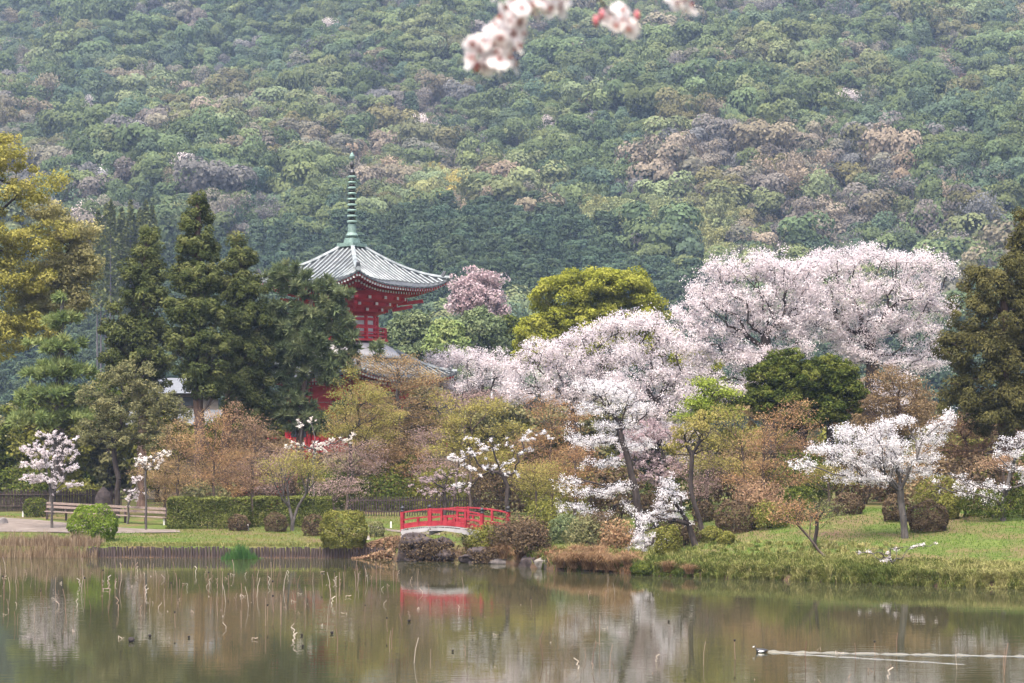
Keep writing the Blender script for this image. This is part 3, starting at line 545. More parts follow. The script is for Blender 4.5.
tree('maple_tree', 'olive maple in front of the cypress group, behind the lone white cherry', 'maple', grd(835, 107), [(820, 470, 20, 8), (840, 478, 18, 7), (810, 480, 16, 6)], 'yellowgreen', 'twig', n=130, trunk=[(828, 500), (828, 482)], **mp_)

# ------------------------------------------------------------------ shrubs and hedges
def shrub(name, label, cat, px, py, rx, ry, leaf, n=2600, size=.055, group=None, rough=.06, squash=.8, Yf=None, sq=1.0):
    """clipped or loose dome; py = pixel row of its foot"""
    b = foot(px, py) if Yf is None else grd(px, Yf)
    s = b[1]/F; root = empty(name, b); tag(root, label, cat, group)
    a, h = rx*s, ry*s
    n = int(n)
    d = rnd_dirs(n)
    r = (1-np.abs(rng.normal(0, rough, n)))*(1+.10*np.sin(d[:, 0]*5+px)*np.cos(d[:, 2]*6+py)+.06*np.sin(d[:, 1]*9+px*3)*np.sin(d[:, 0]*11))
    e = np.sign(d)*np.abs(d)**sq
    c = np.stack([e[:, 0]*a*r, e[:, 1]*a*squash*r, h*.42+np.where(e[:, 2] > 0, h*.58, h*.42)*e[:, 2]*r], 1)
    low = np.clip(1-c[:, 2]/(h*.42), 0, 1)[:, None]; dxy = unit(d[:, :2])*np.array((a, a*squash)); c[:, :2] = c[:, :2]*(1-low)+dxy*low*(.9+.1*r[:, None])*(1-.12*low**2)
    c[:, 2] = np.maximum(c[:, 2], .03)
    t = np.clip(.5+.3*np.sin(c[:, 0]*7+px)*np.sin(c[:, 2]*8+c[:, 1]*5)+rng.normal(0, .2, n), 0, 1)
    leaf_obj('crown', c, size, M[leaf], t, root, normal=c-np.array((0, 0, h*.3)), nspread=.8)
    st = MB()
    for k in range(7):
        th = k*.9; st.tube([(0.05*math.cos(th), .05*math.sin(th), -.1), (a*.3*math.cos(th), a*.3*math.sin(th), h*.45), (a*.6*math.cos(th), a*.55*math.sin(th), h*.7)], [.025, .02, .01], 5)
    st.build('stems', M['bark_dark'], root)
    return root
shrub('round_bush', 'big round bright green clipped bush at the left bank edge', 'bush', 93, 541, 25, 38, 'bush_green', 6000)
shrub('round_bush', 'large squarish olive green bush near the left end of the bridge', 'bush', 344, 548, 24, 38, 'bush_olive', 5600, sq=.8)
shrub('round_bush', 'small dark bush at the left end of the plank fence', 'bush', 36, 517, 13, 20, 'dark_green', 1800, .05)
shrub('round_bush', 'small brown ball bush in front of the hedge, leftmost of three', 'bush', 239, 531, 11, 17, 'bush_brown', 1700, .05, 'brown ball bushes before the hedge')
shrub('round_bush', 'small brown ball bush left of the forked pale maple', 'bush', 276, 532, 12, 20, 'bush_brown', 1700, .05, 'brown ball bushes before the hedge')
shrub('round_bush', 'small brown ball bush tucked behind the big squarish green bush', 'bush', 313, 536, 11, 22, 'bush_brown', 1700, .05, 'brown ball bushes before the hedge')
shrub('round_bush', 'grey green little bush beside the white stone near the bridge', 'bush', 377, 537, 8, 16, 'olive', 900, .05)
shrub('round_bush', 'dark brown ball bush under the spreading orange maple', 'bush', 736, 532, 22, 32, 'bush_brown', 4200)
shrub('round_bush', 'small dark bush left of the brown ball bush under the maple', 'bush', 703, 522, 11, 22, 'bush_brown', 1400)
shrub('round_bush', 'low green bush by the leaning trunks, left of a smaller twin', 'bush', 712, 542, 12, 16, 'bush_olive', 1700, .05)
shrub('round_bush', 'tiny green ball bush in front of the brown ball bush', 'bush', 726, 545, 9, 14, 'bush_olive', 1200, .05)
shrub('round_bush', 'brown topped ball bush just right of the lone white cherry trunk', 'bush', 928, 531, 20, 30, 'bush_brown', 3800)
shrub('round_bush', 'half hidden dark bush behind the lone white cherry trunk', 'bush', 897, 521, 15, 28, 'bush_brown', 2200)
shrub('round_bush', 'olive bush behind the brown ball bush on the right slope', 'bush', 948, 519, 12, 24, 'bush_olive', 1800)
shrub('round_bush', 'wide dark bush under the white cherry at the right edge', 'bush', 995, 518, 36, 30, 'dark_green', 3600)
shrub('round_bush', 'dark green loose bush behind the olive umbrella tree', 'bush', 800, 520, 18, 34, 'dark_green', 2400)
shrub('round_bush', 'grey brown bush behind the slope, left of the lone white cherry', 'bush', 848, 514, 16, 22, 'bush_brown', 2000)
shrub('round_bush', 'green bush under the lone white cherry branches', 'bush', 940, 508, 26, 34, 'bush_olive', 2600, Yf=104)
shrub('round_bush', 'blue green conifer bush on the bank left of the white layers', 'bush', 566, 543, 18, 30, 'pine', 3000, rough=.2)
shrub('round_bush', 'dense olive bush at the right end of the bridge', 'bush', 488, 556, 22, 32, 'bush_olive', 4200, rough=.28)
shrub('round_bush', 'rusty brown shrub above the tussocks right of the bridge', 'bush', 522, 548, 26, 30, 'rust', 3000, rough=.4)
shrub('round_bush', 'dark brown twiggy shrub at the right end post of the bridge', 'bush', 512, 520, 26, 40, 'bush_brown', 3600, Yf=97, rough=.4)
shrub('round_bush', 'dark shrub in the hollow under the white layered cherry', 'bush', 600, 545, 26, 36, 'bush_brown', 3600, rough=.35)
shrub('round_bush', 'green shrub at the foot of the white cascade', 'bush', 668, 558, 14, 34, 'bush_olive', 2400, rough=.15)
shrub('round_bush', 'dark green shrub touching the water beneath the white cascade', 'bush', 642, 576, 12, 12, 'dark_green', 2000, rough=.12)
for px, py, rx, ry, lf, n, lab in ((478, 552, 18, 34, 'olive', 2600, 'loose olive shrub arching over the right end of the bridge'), (532, 556, 20, 40, 'bush_brown', 2600, 'wild dark brown shrub above the angular boulder'),
    (548, 540, 26, 44, 'bush_olive', 3000, 'tall loose olive shrub left of the blue green conifer bush'), (584, 548, 22, 34, 'olive', 2400, 'loose grey olive shrub right of the blue green conifer bush'),
    (618, 552, 20, 34, 'dry_grass', 2200, 'tawny loose shrub left of the white cascade'), (686, 545, 16, 26, 'bush_brown', 1800, 'dark loose shrub at the base of the leaning cherry'),
    (770, 528, 22, 28, 'bush_olive', 2400, 'loose olive shrub right of the brown ball bush under the maple'), (655, 528, 22, 40, 'bush_brown', 2600, 'dark loose shrub behind the white cascade'), (760, 512, 30, 34, 'rust', 2600, 'rusty loose shrub at the top of the slope under the orange maple')):
    shrub('wild_shrub', lab, 'shrub', px, py, rx, ry, lf, n, .06, rough=.42)
# dim undergrowth further back
for i, (px, Y, rx, ry, lf, lab) in enumerate([
    (20, 136, 40, 44, 'dark_green', 'dark evergreen shrub behind the brush fence at the left'), (75, 135, 30, 30, 'bush_olive', 'green shrub near the standing stone'),
    (205, 127, 26, 36, 'olive', 'pale green shrub behind the hedge under the maples'), (265, 133, 34, 40, 'bush_brown', 'brown shrub below the red handrail'),
    (330, 132, 36, 44, 'dark_green', 'deep green shrub below the cream blossoms'), (385, 130, 36, 40, 'dark_green', 'dark shrub behind the tan tree trunk'),
    (440, 130, 36, 46, 'bush_olive', 'olive shrub behind the bridge'), (500, 126, 36, 50, 'bush_brown', 'brown shrub behind the open white cherry'),
    (560, 122, 40, 56, 'bush_olive', 'olive undergrowth shrub behind the orange maple'), (620, 116, 34, 56, 'bush_brown', 'brown undergrowth shrub behind the white layers'),
    (680, 114, 36, 50, 'dark_green', 'dark undergrowth shrub behind the leaning trunks'), (745, 112, 36, 52, 'bush_brown', 'brown undergrowth shrub behind the spreading maples'),
    (800, 110, 36, 54, 'dark_green', 'dark undergrowth shrub below the round evergreen'), (865, 110, 34, 56, 'bush_brown', 'brown undergrowth shrub behind the lone white cherry'),
    (925, 110, 36, 56, 'brown', 'tan undergrowth shrub right of the lone white cherry'), (985, 106, 36, 56, 'bush_brown', 'brown undergrowth shrub under the cypress'), (1040, 106, 40, 60, 'dark_green', 'dark undergrowth shrub at the right edge')]):
    shrub('undergrowth_bush', lab, 'bush', px, 0, rx, ry, lf, 2600, .1, Yf=Y, rough=.18)
def hedge(label, px0, px1, py, hpx, depth=1.3):
    a, b = foot(px0, py), foot(px1, py); L = b[0]-a[0]; h = hpx*a[1]/F; n = int(L*1900)
    root = empty('hedge', ((a[0]+b[0])/2, a[1]+depth/2, min(a[2], b[2]))); tag(root, label, 'hedge')
    d = rng.uniform(-1, 1, (n, 3)); ax = rng.choice(3, n, p=[.12, .5, .38]); d[np.arange(n), ax] = np.where(ax == 2, 1, np.sign(d[np.arange(n), ax]))
    c = d*np.array((L/2, depth/2, h/2))*(1-np.abs(rng.normal(0, .035, (n, 1))))+np.array((0, 0, h/2))
    c += .06*np.sin(c[:, [1, 0, 0]]*3.1+c[:, [2, 2, 1]]*2.3); c[:, 2] = np.maximum(c[:, 2], .03)
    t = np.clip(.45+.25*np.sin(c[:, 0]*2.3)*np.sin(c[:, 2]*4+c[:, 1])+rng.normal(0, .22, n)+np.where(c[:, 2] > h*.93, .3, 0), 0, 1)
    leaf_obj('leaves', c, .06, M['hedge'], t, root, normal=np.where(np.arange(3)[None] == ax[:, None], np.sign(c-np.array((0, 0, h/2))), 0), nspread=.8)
    st = MB()
    for k in range(int(L/.5)): st.tube([(-L/2+.25+k*.5, 0, -.1), (-L/2+.3+k*.5, .1, h*.6)], [.03, .015], 5)
    st.build('stems', M['bark_dark'], root)
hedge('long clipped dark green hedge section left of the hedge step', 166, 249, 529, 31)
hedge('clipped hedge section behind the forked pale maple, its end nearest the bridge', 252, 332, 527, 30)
# ------------------------------------------------------------------ grasses
def blades(base, h, lean, width, curve=.35):
    """two-quad arching blades"""
    n = len(base); th = rng.uniform(0, 2*np.pi, n); d = np.stack([np.cos(th), np.sin(th), 0*th], 1); s = np.stack([-np.sin(th), np.cos(th), 0*th], 1)
    th2 = rng.uniform(0, 2*np.pi, n); s = np.stack([np.cos(th2), np.sin(th2)*.4, 0*th2], 1)
    lean = np.asarray(lean)*np.ones(n); h = np.asarray(h)*np.ones(n)
    mid = base+d*(lean*h*.35)[:, None]+np.array((0, 0, 1))*(h*.6)[:, None]
    tip = base+d*(lean*h)[:, None]+np.array((0, 0, 1))*(h*(1-curve*lean))[:, None]
    w = (np.asarray(width)*np.ones(n))[:, None]
    V = np.stack([base-s*w, base+s*w, mid+s*w*.8, mid-s*w*.8, tip], 1).reshape(-1, 3); i = np.arange(n)[:, None]*5
    return V, [i+np.array([[0, 1, 2, 3]]), i+np.array([[3, 2, 4]])]
def blade_mesh(name, base, h, lean, w, m, t=None, curve=.35):
    V, fs = blades(base, h, lean, w, curve); n = len(base); t = rng.uniform(0, 1, n) if t is None else t
    return np_mesh(name, V, fs, np.concatenate([t, t]), [m])
# lawn
n = 120000; px = rng.uniform(-60, 1090, n); Y = rng.uniform(80, 126, n); x = X(px, Y); dd = Y-shore(x); k = (dd > .5) & ((dd < 24)) & ~((px < 175) & (Y > 110.8+.3*np.sin(x*2)) & (Y < 124))
x, Y, dd = x[k], Y[k], dd[k]; z = ground_z(x, Y)
t = np.clip(.38+.3*wob(x*.9, Y*.9)+.35*wob(x*.33+5, Y*.4)-.22*smooth(4, 16, x)+.25*smooth(8, -4, x)+rng.normal(0, .2, len(x)), 0, 1)
tag(link('grass', blade_mesh('grass', np.stack([x, Y, z], 1), rng.uniform(.05, .13, len(x)), rng.uniform(.2, .9, len(x)), .012, M['grass'], t)), 'short grass covering the lawn banks', 'grass', kind='stuff')
# bank fringe on the right
def fringe(px0, px1, n, d0, d1, h0, h1, m, label, name, lean=(.4, 1.0), w=.018, per=34):
    nc = n//per; px = rng.uniform(px0, px1, nc); x = X(px, 88); Y = shore(x)+rng.uniform(d0, d1, nc); x = X(px, Y); Y = Y-shore(X(px, 88))+shore(x)
    hs = rng.uniform(.45, 1.25, nc); j = np.repeat(np.arange(nc), per); r0 = rng.normal(size=(nc*per, 2))*.07*hs[j][:, None]
    bx_, by_ = x[j]+r0[:, 0], Y[j]+r0[:, 1]; z = np.maximum(ground_z(bx_, by_), -.05); n = len(bx_)
    hh = rng.uniform(h0, h1, n)*hs[j]; t = np.clip(.5+.4*wob(x*.7+3, Y)[j]+rng.normal(0, .22, nc)[j]+rng.normal(0, .12, n), 0, 1)
    tag(link(name, blade_mesh(name, np.stack([bx_, by_, z], 1), hh, rng.uniform(*lean, n), w, M[m], t, .5)), label, 'grass', kind='stuff')
fringe(670, 1060, 52000, -.25, 3.2, .3, .6, 'mixed_grass', 'shaggy straw and green grass fringe along the right bank', 'bank_grass')
fringe(690, 900, 9000, 2.5, 8.5, .12, .3, 'mixed_grass', 'scattered rough tufts on the right slope', 'slope_grass')
fringe(535, 640, 7000, -.15, 2.6, .3, .6, 'dry_grass', 'tawny grass on the middle bank', 'bank_grass')
fringe(462, 700, 14000, -.15, 4.5, .25, .6, 'mixed_grass', 'straw and green grass on the middle bank', 'bank_grass')
fringe(640, 1040, 9000, -.35, 1.0, .25, .5, 'mixed_grass', 'straw and green grass hanging at the right water line', 'bank_grass', lean=(.7, 1.3))
n = 4200; px = 100-np.abs(rng.normal(0, 1, n))*62-rng.uniform(0, 60, n)*(rng.random(n) < .5); x = X(px, 102); Y = shore(x)+rng.uniform(-.5, 1.6, n); z = np.maximum(ground_z(x, Y), -.1)
tag(link('dry_reeds', blade_mesh('dry_reeds', np.stack([x, Y, z], 1), rng.uniform(.35, .85, n)*np.where(Y-shore(x) > .6, .6, 1)*(.65+.5*np.abs(np.sin(x*1.9))), rng.uniform(.02, .3, n), .014, M['reed'])), 'pale dry reeds along the left water line', 'reeds', kind='stuff')
n = 4200; px = rng.uniform(95, 395, n); x = X(px, 102); Y = shore(x)+rng.uniform(.15, 1.0, n); z = ground_z(x, Y)
tag(link('bank_grass', blade_mesh('bank_grass', np.stack([x, Y, z], 1), rng.uniform(.10, .28, n), rng.uniform(.2, .9, n), .014, M['mixed_grass'])), 'short straw grass on top of the timber revetment', 'grass', kind='stuff')
n = 900; x = X(rng.normal(240, 10, n), 100.5); Y = 100.6+rng.uniform(-.4, .5, n)
o = link('reed_clump', blade_mesh('reed_clump', np.stack([x, Y, np.full(n, -.1)], 1), rng.uniform(.3, 1.0, n)*np.exp(-((x-X(240, 100.5))/.75)**2)+.1, rng.uniform(.05, .5, n), .012, M['green_reed'])); tag(o, 'fresh green reed clump growing in the water before the timber edge', 'reeds')
tus = []
for k in range(3):
    n = 700; th = rng.uniform(0, 2*np.pi, n); rr = rng.uniform(0, .3, n)
    tus.append(blade_mesh('grass_tussock', np.stack([rr*np.cos(th), rr*np.sin(th), np.full(n, -.05)], 1), rng.uniform(.6, 1.15, n), rng.uniform(.3, 1.1, n), .016, M['dry_grass'], np.clip(rng.normal(.5, .3, n), 0, 1), .55))
for i, (px, py, s) in enumerate([(478, 560, 1.0), (494, 556, .9), (505, 560, 1.0), (520, 563, .8), (562, 568, .9), (574, 569, 1.0), (588, 569, 1.15), (602, 570, 1.1), (614, 570, .9), (596, 560, 1.0), (578, 558, .9), (668, 572, .7), (690, 574, .6),
                                  (470, 550, .8), (630, 566, .8)]):
    b = foot(px, py); o = link('grass_tussock', tus[i % 3]); o.location = b; o.scale = (s,)*3; o.rotation_euler.z = i*1.3
    tag(o, 'rounded tawny dead grass tussock on the bank right of the bridge', 'grass tussock', 'tawny grass tussocks on the bank')

# ------------------------------------------------------------------ rocks and bank structures
def rock(name, label, cat, c, size, m, seed, parent=None):
    import bmesh
    bm = bmesh.new(); bmesh.ops.create_icosphere(bm, subdivisions=4, radius=1)
    r_ = np.random.default_rng(seed); W = r_.normal(size=(6, 3))*1.6; ph = r_.uniform(0, 6, 6); P = unit(r_.normal(size=(9, 3))); dd = r_.uniform(.5, .85, 9)
    for v in bm.verts:
        p = np.array(v.co)
        for q, e in zip(P, dd):
            k = p @ q
            if k > e: p = p-q*(k-e)*.97
        p = p*(1+.05*sum(math.sin(W[i] @ p*2.2+ph[i]) for i in range(6))/2)
        v.co = p*np.array(size)
    me = bpy.data.meshes.new(name); bm.to_mesh(me); bm.free(); me.materials.append(M[m])
    o = link(name, me, parent); o.location = [float(q) for q in c]
    if label: tag(o, label, cat)
    return o
def rk(label, px, py, size, m, seed, dz=0): rock('rock', label, 'rock', foot(px, py)+np.array((0, .2, dz)), size, m, seed)
rk('dark angular boulder at the water edge right of the bridge', 529, 566, (.62, .6, .62), 'stone_dark', 3)
rk('pale pointed boulder right beside the dark one at the water edge', 542, 568, (.42, .5, .42), 'stone_pale', 5)
rk('long flat grey rock lying at the water line left of the dark boulder', 503, 564, (1.15, .6, .3), 'stone', 7)
rk('pale pointed rock at the foot of the left abutment', 393, 560, (.34, .35, .36), 'stone_pale', 9)
rk('small reddish stone at the water line under the white cascade', 634, 575, (.28, .3, .2), 'stone', 11)
rk('grey rounded boulder at the left edge of the gravel path', 0, 524, (.45, .5, .42), 'stone', 13)
rk('whitish stone in front of the big squarish bush', 367, 540, (.3, .3, .22), 'stone_pale', 15)
rk('small stone among the tussocks right of the bridge', 470, 561, (.35, .35, .25), 'stone', 21)
# small white marker posts
for px, py, lab in [(391, 528, 'small white marker post beside the left end of the bridge'), (22, 504, 'tiny white marker post near the brush fence'), (23, 517, 'white marker post leaning at the left end of the plank fence'), (164, 525, 'white marker post at the left end of the clipped hedge'), (248, 531, 'white marker post beside the brown ball bush')]:
    b = foot(px, py); p = MB(); p.box((0, 0, .16), (.1, .1, .36), 0, 0, .85); p.box((0, 0, .36), (.07, .07, .05), 0, 0, .4)
    o = p.build('marker_post', M['white_end'], bevel=.01); o.location = b; tag(o, lab, 'post', 'white marker posts')
# timber revetment
def revet(label, px0, px1):
    w = MB(); Y0 = float(shore(X(px0, 101)))-.02; x = X(px0, Y0); x1 = X(px1, Y0); a = x
    while x < x1:
        r = random.uniform(.055, .08); y = float(shore(x))-.12
        w.tube([(x, y+random.uniform(-.02, .02), -.6), (x+random.uniform(-.012, .012), y, random.uniform(.47, .58))], [r, r*.95], 7); x += r*2+random.uniform(.0, .03)
    o = w.build('timber_revetment', M['timber']); tag(o, label, 'revetment')
revet('upright log revetment of the bank left of the green reed clump', 88, 232)
revet('upright log revetment of the bank between the green reeds and the bridge', 250, 384)
# plank fence
root = empty('plank_fence', foot(105, 521)); tag(root, 'low weathered plank rail fence beside the gravel path at the left', 'fence')
rt = np.array(root.location); A, B = at(47, 503, 122)-rt, at(166, 509, 117)-rt; p = MB()
for dz in (0, -.22): p.bar(A+(0, -.06, dz), B+(0, -.06, dz), .06, .14)
p.bar(A+(0, -.3, -.5), B+(0, -.3, -.5), .3, .06)
p.build('rail', M['plank'], root, bevel=.008)
for k in range(7):
    q = A+(B-A)*k/6; gz = float(ground_z(q[0]+rt[0], q[1]+rt[1]))-rt[2]; p = MB(); p.box((q[0], q[1], (q[2]+.06+gz-.1)/2), (.12, .12, q[2]+.06-gz+.1)); p.build('post', M['timber'], root, bevel=.01)
# brush fence far left
root = empty('brush_fence', grd(0, 131)); tag(root, 'dark brown brushwood fence of upright sticks at the far left', 'fence'); rt = np.array(root.location)
p = MB(); 
for k in range(150):
    xx = -3.2+k*.075; p.tube([(xx, random.uniform(-.03, .03), 0), (xx+random.uniform(-.03, .03), 0, random.uniform(1.3, 1.55))], .033, 5)
p.build('panel', M['bamboo_dark'], root)
p = MB(); [p.bar((-3.25, -.06, zz), (8.1, -.06, zz), .05, .06) for zz in (.4, 1.15)]; p.build('rail', M['timber'], root)
# standing stone
b = grd(103, 126); s = MB(); s.tube([(0, 0, -.1), (0, 0, 1.0), (.05, 0, 1.45), (.03, 0, 1.75)], [.62, .6, .42, .06], 6)
o = s.build('standing_stone', M['stone_dark'], bevel=.04); o.scale.y = .5; o.location = b; tag(o, 'grey pointed standing stone behind the plank fence', 'standing stone')
# black picket fence behind the tan tree
root = empty('picket_fence', grd(385, 124)); tag(root, 'dark picket fence in the shade behind the tan tree trunk', 'fence')
p = MB(); 
for k in range(52): p.box((-2.3+k*.16, 0, .6), (.07, .04, 1.25))
p.build('picket', M['bamboo_dark'], root); p = MB(); [p.bar((-2.4, .04, zz), (6.1, .04, zz), .05, .07) for zz in (.3, 1.0)]; p.build('rail', M['timber'], root)

# ------------------------------------------------------------------ bridge
A = at(402.5, 530, 100.5); th = R(-31); Lb, Wb = 4.72, 2.5
bridge = empty('bridge', (A[0], A[1], A[2]), th); tag(bridge, 'small arched red wooden footbridge with black post caps over the inlet', 'bridge')
def arc(t, h=.22): return h*(1-(2*t-1)**2)
def sweep(mb, y, w, h, z0, t0=0, t1=1, n=16, mi=0, lift=.22):
    for k in range(n):
        a, b = t0+(t1-t0)*k/n, t0+(t1-t0)*(k+1)/n
        mb.bar((a*Lb, y, z0+arc(a, lift)), (b*Lb+.01, y, z0+arc(b, lift)), w, h, mi)
for y in (.0, Wb):
    d = MB(); sweep(d, y, .06, .24, .18); d.build('kick_board', M['red_bridge'], bridge)
    d = MB(); sweep(d, y, .06, .075, .50); d.build('middle_rail', M['red_bridge'], bridge)
    d = MB(); sweep(d, y, .09, .07, .88); d.build('top_rail', M['red_bridge'], bridge)
    for t in (0, 1):
        d = MB(); d.box((t*Lb, y, .42), (.17, .17, 1.0)); d.build('end_post', M['red_bridge'], bridge, bevel=.012)
        c = MB(); c.lathe([(.10, 0), (.11, .04), (.075, .07), (.07, .12), (.11, .16), (.105, .22), (.05, .27), (.01, .31)], (t*Lb, y, .92), 12); c.build('post_cap', M['black_metal'], bridge, True)
    for t, hh in ((.2, .5), (.36, .9), (.5, .9), (.56, .5), (.66, .5), (.8, .9)):
        d = MB(); d.box((t*Lb, y, arc(t)+hh/2+.05), (.11, .10, hh-.02)); d.build('baluster', M['red_bridge'], bridge)
    d = MB(); d.bar((.36*Lb, y, .74+arc(.43)), (.5*Lb, y, .74+arc(.43)), .05, .16); d.build('panel', M['red_bridge'], bridge)
d = MB()
for k in range(40): t = (k+.5)/40; d.box((t*Lb, Wb/2, arc(t)-.02), (Lb/40-.012, Wb+.3, .06))
d.build('deck', M['timber'], bridge)
for y in (-.04, Wb+.04):
    d = MB(); n = 16
    for k in range(n):
        a, b = k/n, (k+1)/n
        V = [(s*Lb, y+e, z) for s in (a, b) for z in (arc(s)+.03, arc(s)-.20-.16*(2*s-1)**2) for e in (-.11, .11)]
        d.add(V, [(0, 1, 3, 2), (4, 6, 7, 5), (0, 4, 5, 1), (2, 3, 7, 6), (0, 2, 6, 4), (1, 5, 7, 3)])
    d.build('girder', M['concrete'], bridge)
# abutments of mossy stone
def abut(label, px, Y, w, dpt, h, seed):
    c = grd(px, Y); root = empty('stone_abutment', (c[0], c[1], -.2)); tag(root, label, 'abutment'); r_ = random.Random(seed)
    for k in range(15):
        u, q = r_.uniform(-.5, .5), r_.uniform(0, 1); sz = r_.uniform(.28, .55)
        rock('stone', None, None, (u*w*.9, -dpt/2+r_.uniform(-.12, .12)+q*.35, .1+q*(h-.15)), (sz*r_.uniform(.9, 1.4), sz, sz*r_.uniform(.55, .9)), 'stone_dark', seed*50+k, root)
    p = MB(); p.box((0, .2, h/2-.1), (w*.92, dpt*.9, h*.98), 0, 0, .9); p.build('core', M['stone_dark'], root, bevel=.05)
    n = 3000; q = np.stack([rng.normal(0, w*.36, n), -dpt/2-.2+rng.normal(0, .22, n), .15+np.abs(rng.normal(h*.4, h*.28, n))], 1)
    q = q[(wob(q[:, 0]*3, q[:, 2]*4)+rng.uniform(-.6, .6, n)) > -.1]
    leaf_obj('ivy', q, .06, M['bush_brown'], rng.uniform(0, 1, len(q)), root)
abut('dark mossy stone abutment under the left half of the bridge', 423, 99.8, 2.8, 2.4, 1.3, 2)
abut('dark stone abutment under the right end of the bridge', 486, 98.0, 1.5, 2.0, .8, 5)
n = 3000; px = rng.uniform(352, 402, n); Y = 100.2+rng.uniform(.0, 1.8, n); x = X(px, Y)
c = np.stack([x, Y, np.maximum(ground_z(x, Y), 0)+rng.uniform(0, .5, n)*smooth(350, 395, px)], 1)
tag(leaf_obj('ivy_ground_cover', c, .08, M['rust'], rng.uniform(0, 1, n)), 'brown ivy covering the bank left of the bridge', 'ivy', kind='stuff')

# ------------------------------------------------------------------ pagoda
PY = 148.0; pc = grd(352, PY); pz = lambda py: CAMZ-(py-HZ)/F*PY-pc[2]
pag = empty('pagoda', pc, R(-36.8)); tag(pag, 'red and white two tiered pagoda with grey tiled roofs and a tall green spire', 'pagoda')
def roof(name, half, ztop, zeave, r0, lift, thick, ribs=.46):
    """square roof from inner half-width r0 at ztop to half at zeave, concave, with upturned corners and tile ribs"""
    m = MB(); nv, nu = 24, 24; rise = ztop-zeave
    def prof(v): return ztop-rise*(.80*v+.20*(1-(1-v)**2.2))
    def pt(k, tt, v, dz=0.0):
        hw = r0+(half-r0)*v; u = tt/max(hw, 1e-6); z = prof(v)+lift*abs(u)**3*v**3+dz
        x, y = tt, -hw*(1-.0*(1-u*u))
        for _ in range(k): x, y = -y, x
        return (x, y, z)
    for k in range(4):
        V = [pt(k, (-1+2*i/nu)*(r0+(half-r0)*j/nv), j/nv) for j in range(nv+1) for i in range(nu+1)]
        m.add(V, [(j*(nu+1)+i, (j+1)*(nu+1)+i, (j+1)*(nu+1)+i+1, j*(nu+1)+i+1) for j in range(nv) for i in range(nu)], 0)
        V = [pt(k, (-1+2*i/nu)*half, 1, dz) for dz in (0, -thick) for i in range(nu+1)]
        m.add(V, [(i, i+nu+1, i+nu+2, i+1) for i in range(nu)], 0)
        nr = int(half*2/ribs)
        for q in range(nr):
            tt = -half+ribs*.5+q*(2*half-ribs)/(nr-1) if nr > 1 else 0
            tt = max(-half*.985, min(half*.985, tt)); v0 = max(0, (abs(tt)-r0)/(half-r0)); vs = np.linspace(min(v0, .99), 1.01, 16)
            m.tube([pt(k, tt, v, .06) for v in vs], .075, 5, 1)
            e = pt(k, tt, 1.005, .02); m.tube([e, (e[0], e[1], e[2]-.14)], .09, 6, 0)
    o = m.build(name, [M['tile_dark'], M['tile_light']], pag)
    for k in range(4):
        rdg = MB(); ps = [pt(k, r0+(half-r0)*v, v, .12) for v in np.linspace(0, 1.0, 12)]
        rdg.tube(ps, [.17]*12, 6); e = ps[-1]; rdg.tube([(e[0]*.93, e[1]*.93, ps[-2][2]+.05), (e[0]*.955, e[1]*.955, ps[-2][2]+.45)], [.2, .12], 6, 1)
        rdg.build('hip_ridge', [M['tile_light'], M['tile_dark']], pag)
    return pt
def eaves(half, zeave, lift, inner, drop):
    for k in range(4):
        m = MB(); n = 26
        def P(t, inn, dz):
            hw = half-inn; x, y = t*hw, -hw; z = zeave+lift*abs(t)**3*(1-inn/half*1.3)+dz
            for _ in range(k): x, y = -y, x
            return np.array((x, y, z))
        for row, (ia, ib, dz) in enumerate(((.10, 1.6, -.24), (.75, 2.6, -.46))):
            for q in range(36-6*row):
                t = -1+2*(q+.5)/(36-6*row); a, b = P(t, ia, dz), P(t, ib, dz-.02); m.bar(a, b, .13, .15, 0); m.bar(a+(a-b)*.015, a-(a-b)*.005, .14, .16, 1)
        for q in range(n):
            t0, t1 = -1+2*q/n, -1+2*(q+1)/n
            V = [P(t, i, dz) for t in (t0, t1) for i, dz in ((.03, -.05), (.03, -.15), (inner, drop), (inner, drop+.3))]
            m.add(V, [(0, 1, 5, 4), (1, 2, 6, 5), (0, 4, 7, 3)], 2)
        m.build('eave_rafters', [M['red'], M['white_end'], M['red_dark']], pag)
half = 98/F*PY/math.sqrt(2)*1.0
roof('upper_roof', half, pz(248), pz(289), (.55), .8, .12)
eaves(half, pz(289), .8, 2.7, -.7)
z0, z1 = pz(318), pz(297)
b = MB(); b.lathe([(1.75, z0), (1.9, z0+.2), (2.4, z0+.35), (2.5, z0+.62), (3.1, z0+.75), (3.2, z0+1.0), (3.8, z0+1.15), (3.9, z0+1.5), (4.4, z0+1.75)], k=32); b.build('bracket_tiers', M['red_dark'], pag)
for row, (rr, zz, nn) in enumerate(((2.7, .5, 12), (3.4, .88, 16), (4.1, 1.3, 20))):
    m = MB()
    for k in range(nn):
        a = 2*math.pi*k/nn+.1; c, s = math.cos(a), math.sin(a); m.bar((1.6*c, 1.6*s, z0+zz-.05), (rr*c, rr*s, z0+zz), .2, .2, 0); m.bar((rr*c, rr*s, z0+zz), ((rr+.05)*c, (rr+.05)*s, z0+zz), .21, .21, 1)
    m.build('bracket_arms', [M['red'], M['white_end']], pag)
for k in range(4):
    m = MB(); a = math.pi/4+k*math.pi/2; c, s = math.cos(a), math.sin(a); m.bar((3*c, 3*s, z0+1.0), (5.3*c, 5.3*s, z0+1.3), .22, .25, 0); m.bar((3*c, 3*s, z0+.6), (4.5*c, 4.5*s, z0+.9), .22, .25, 0); m.build('corner_arm', M['red'], pag)
d = MB(); d.lathe([(1.8, pz(342)), (1.8, z0+.1)], k=32); d.build('drum', M['white_end'], pag)
m = MB()
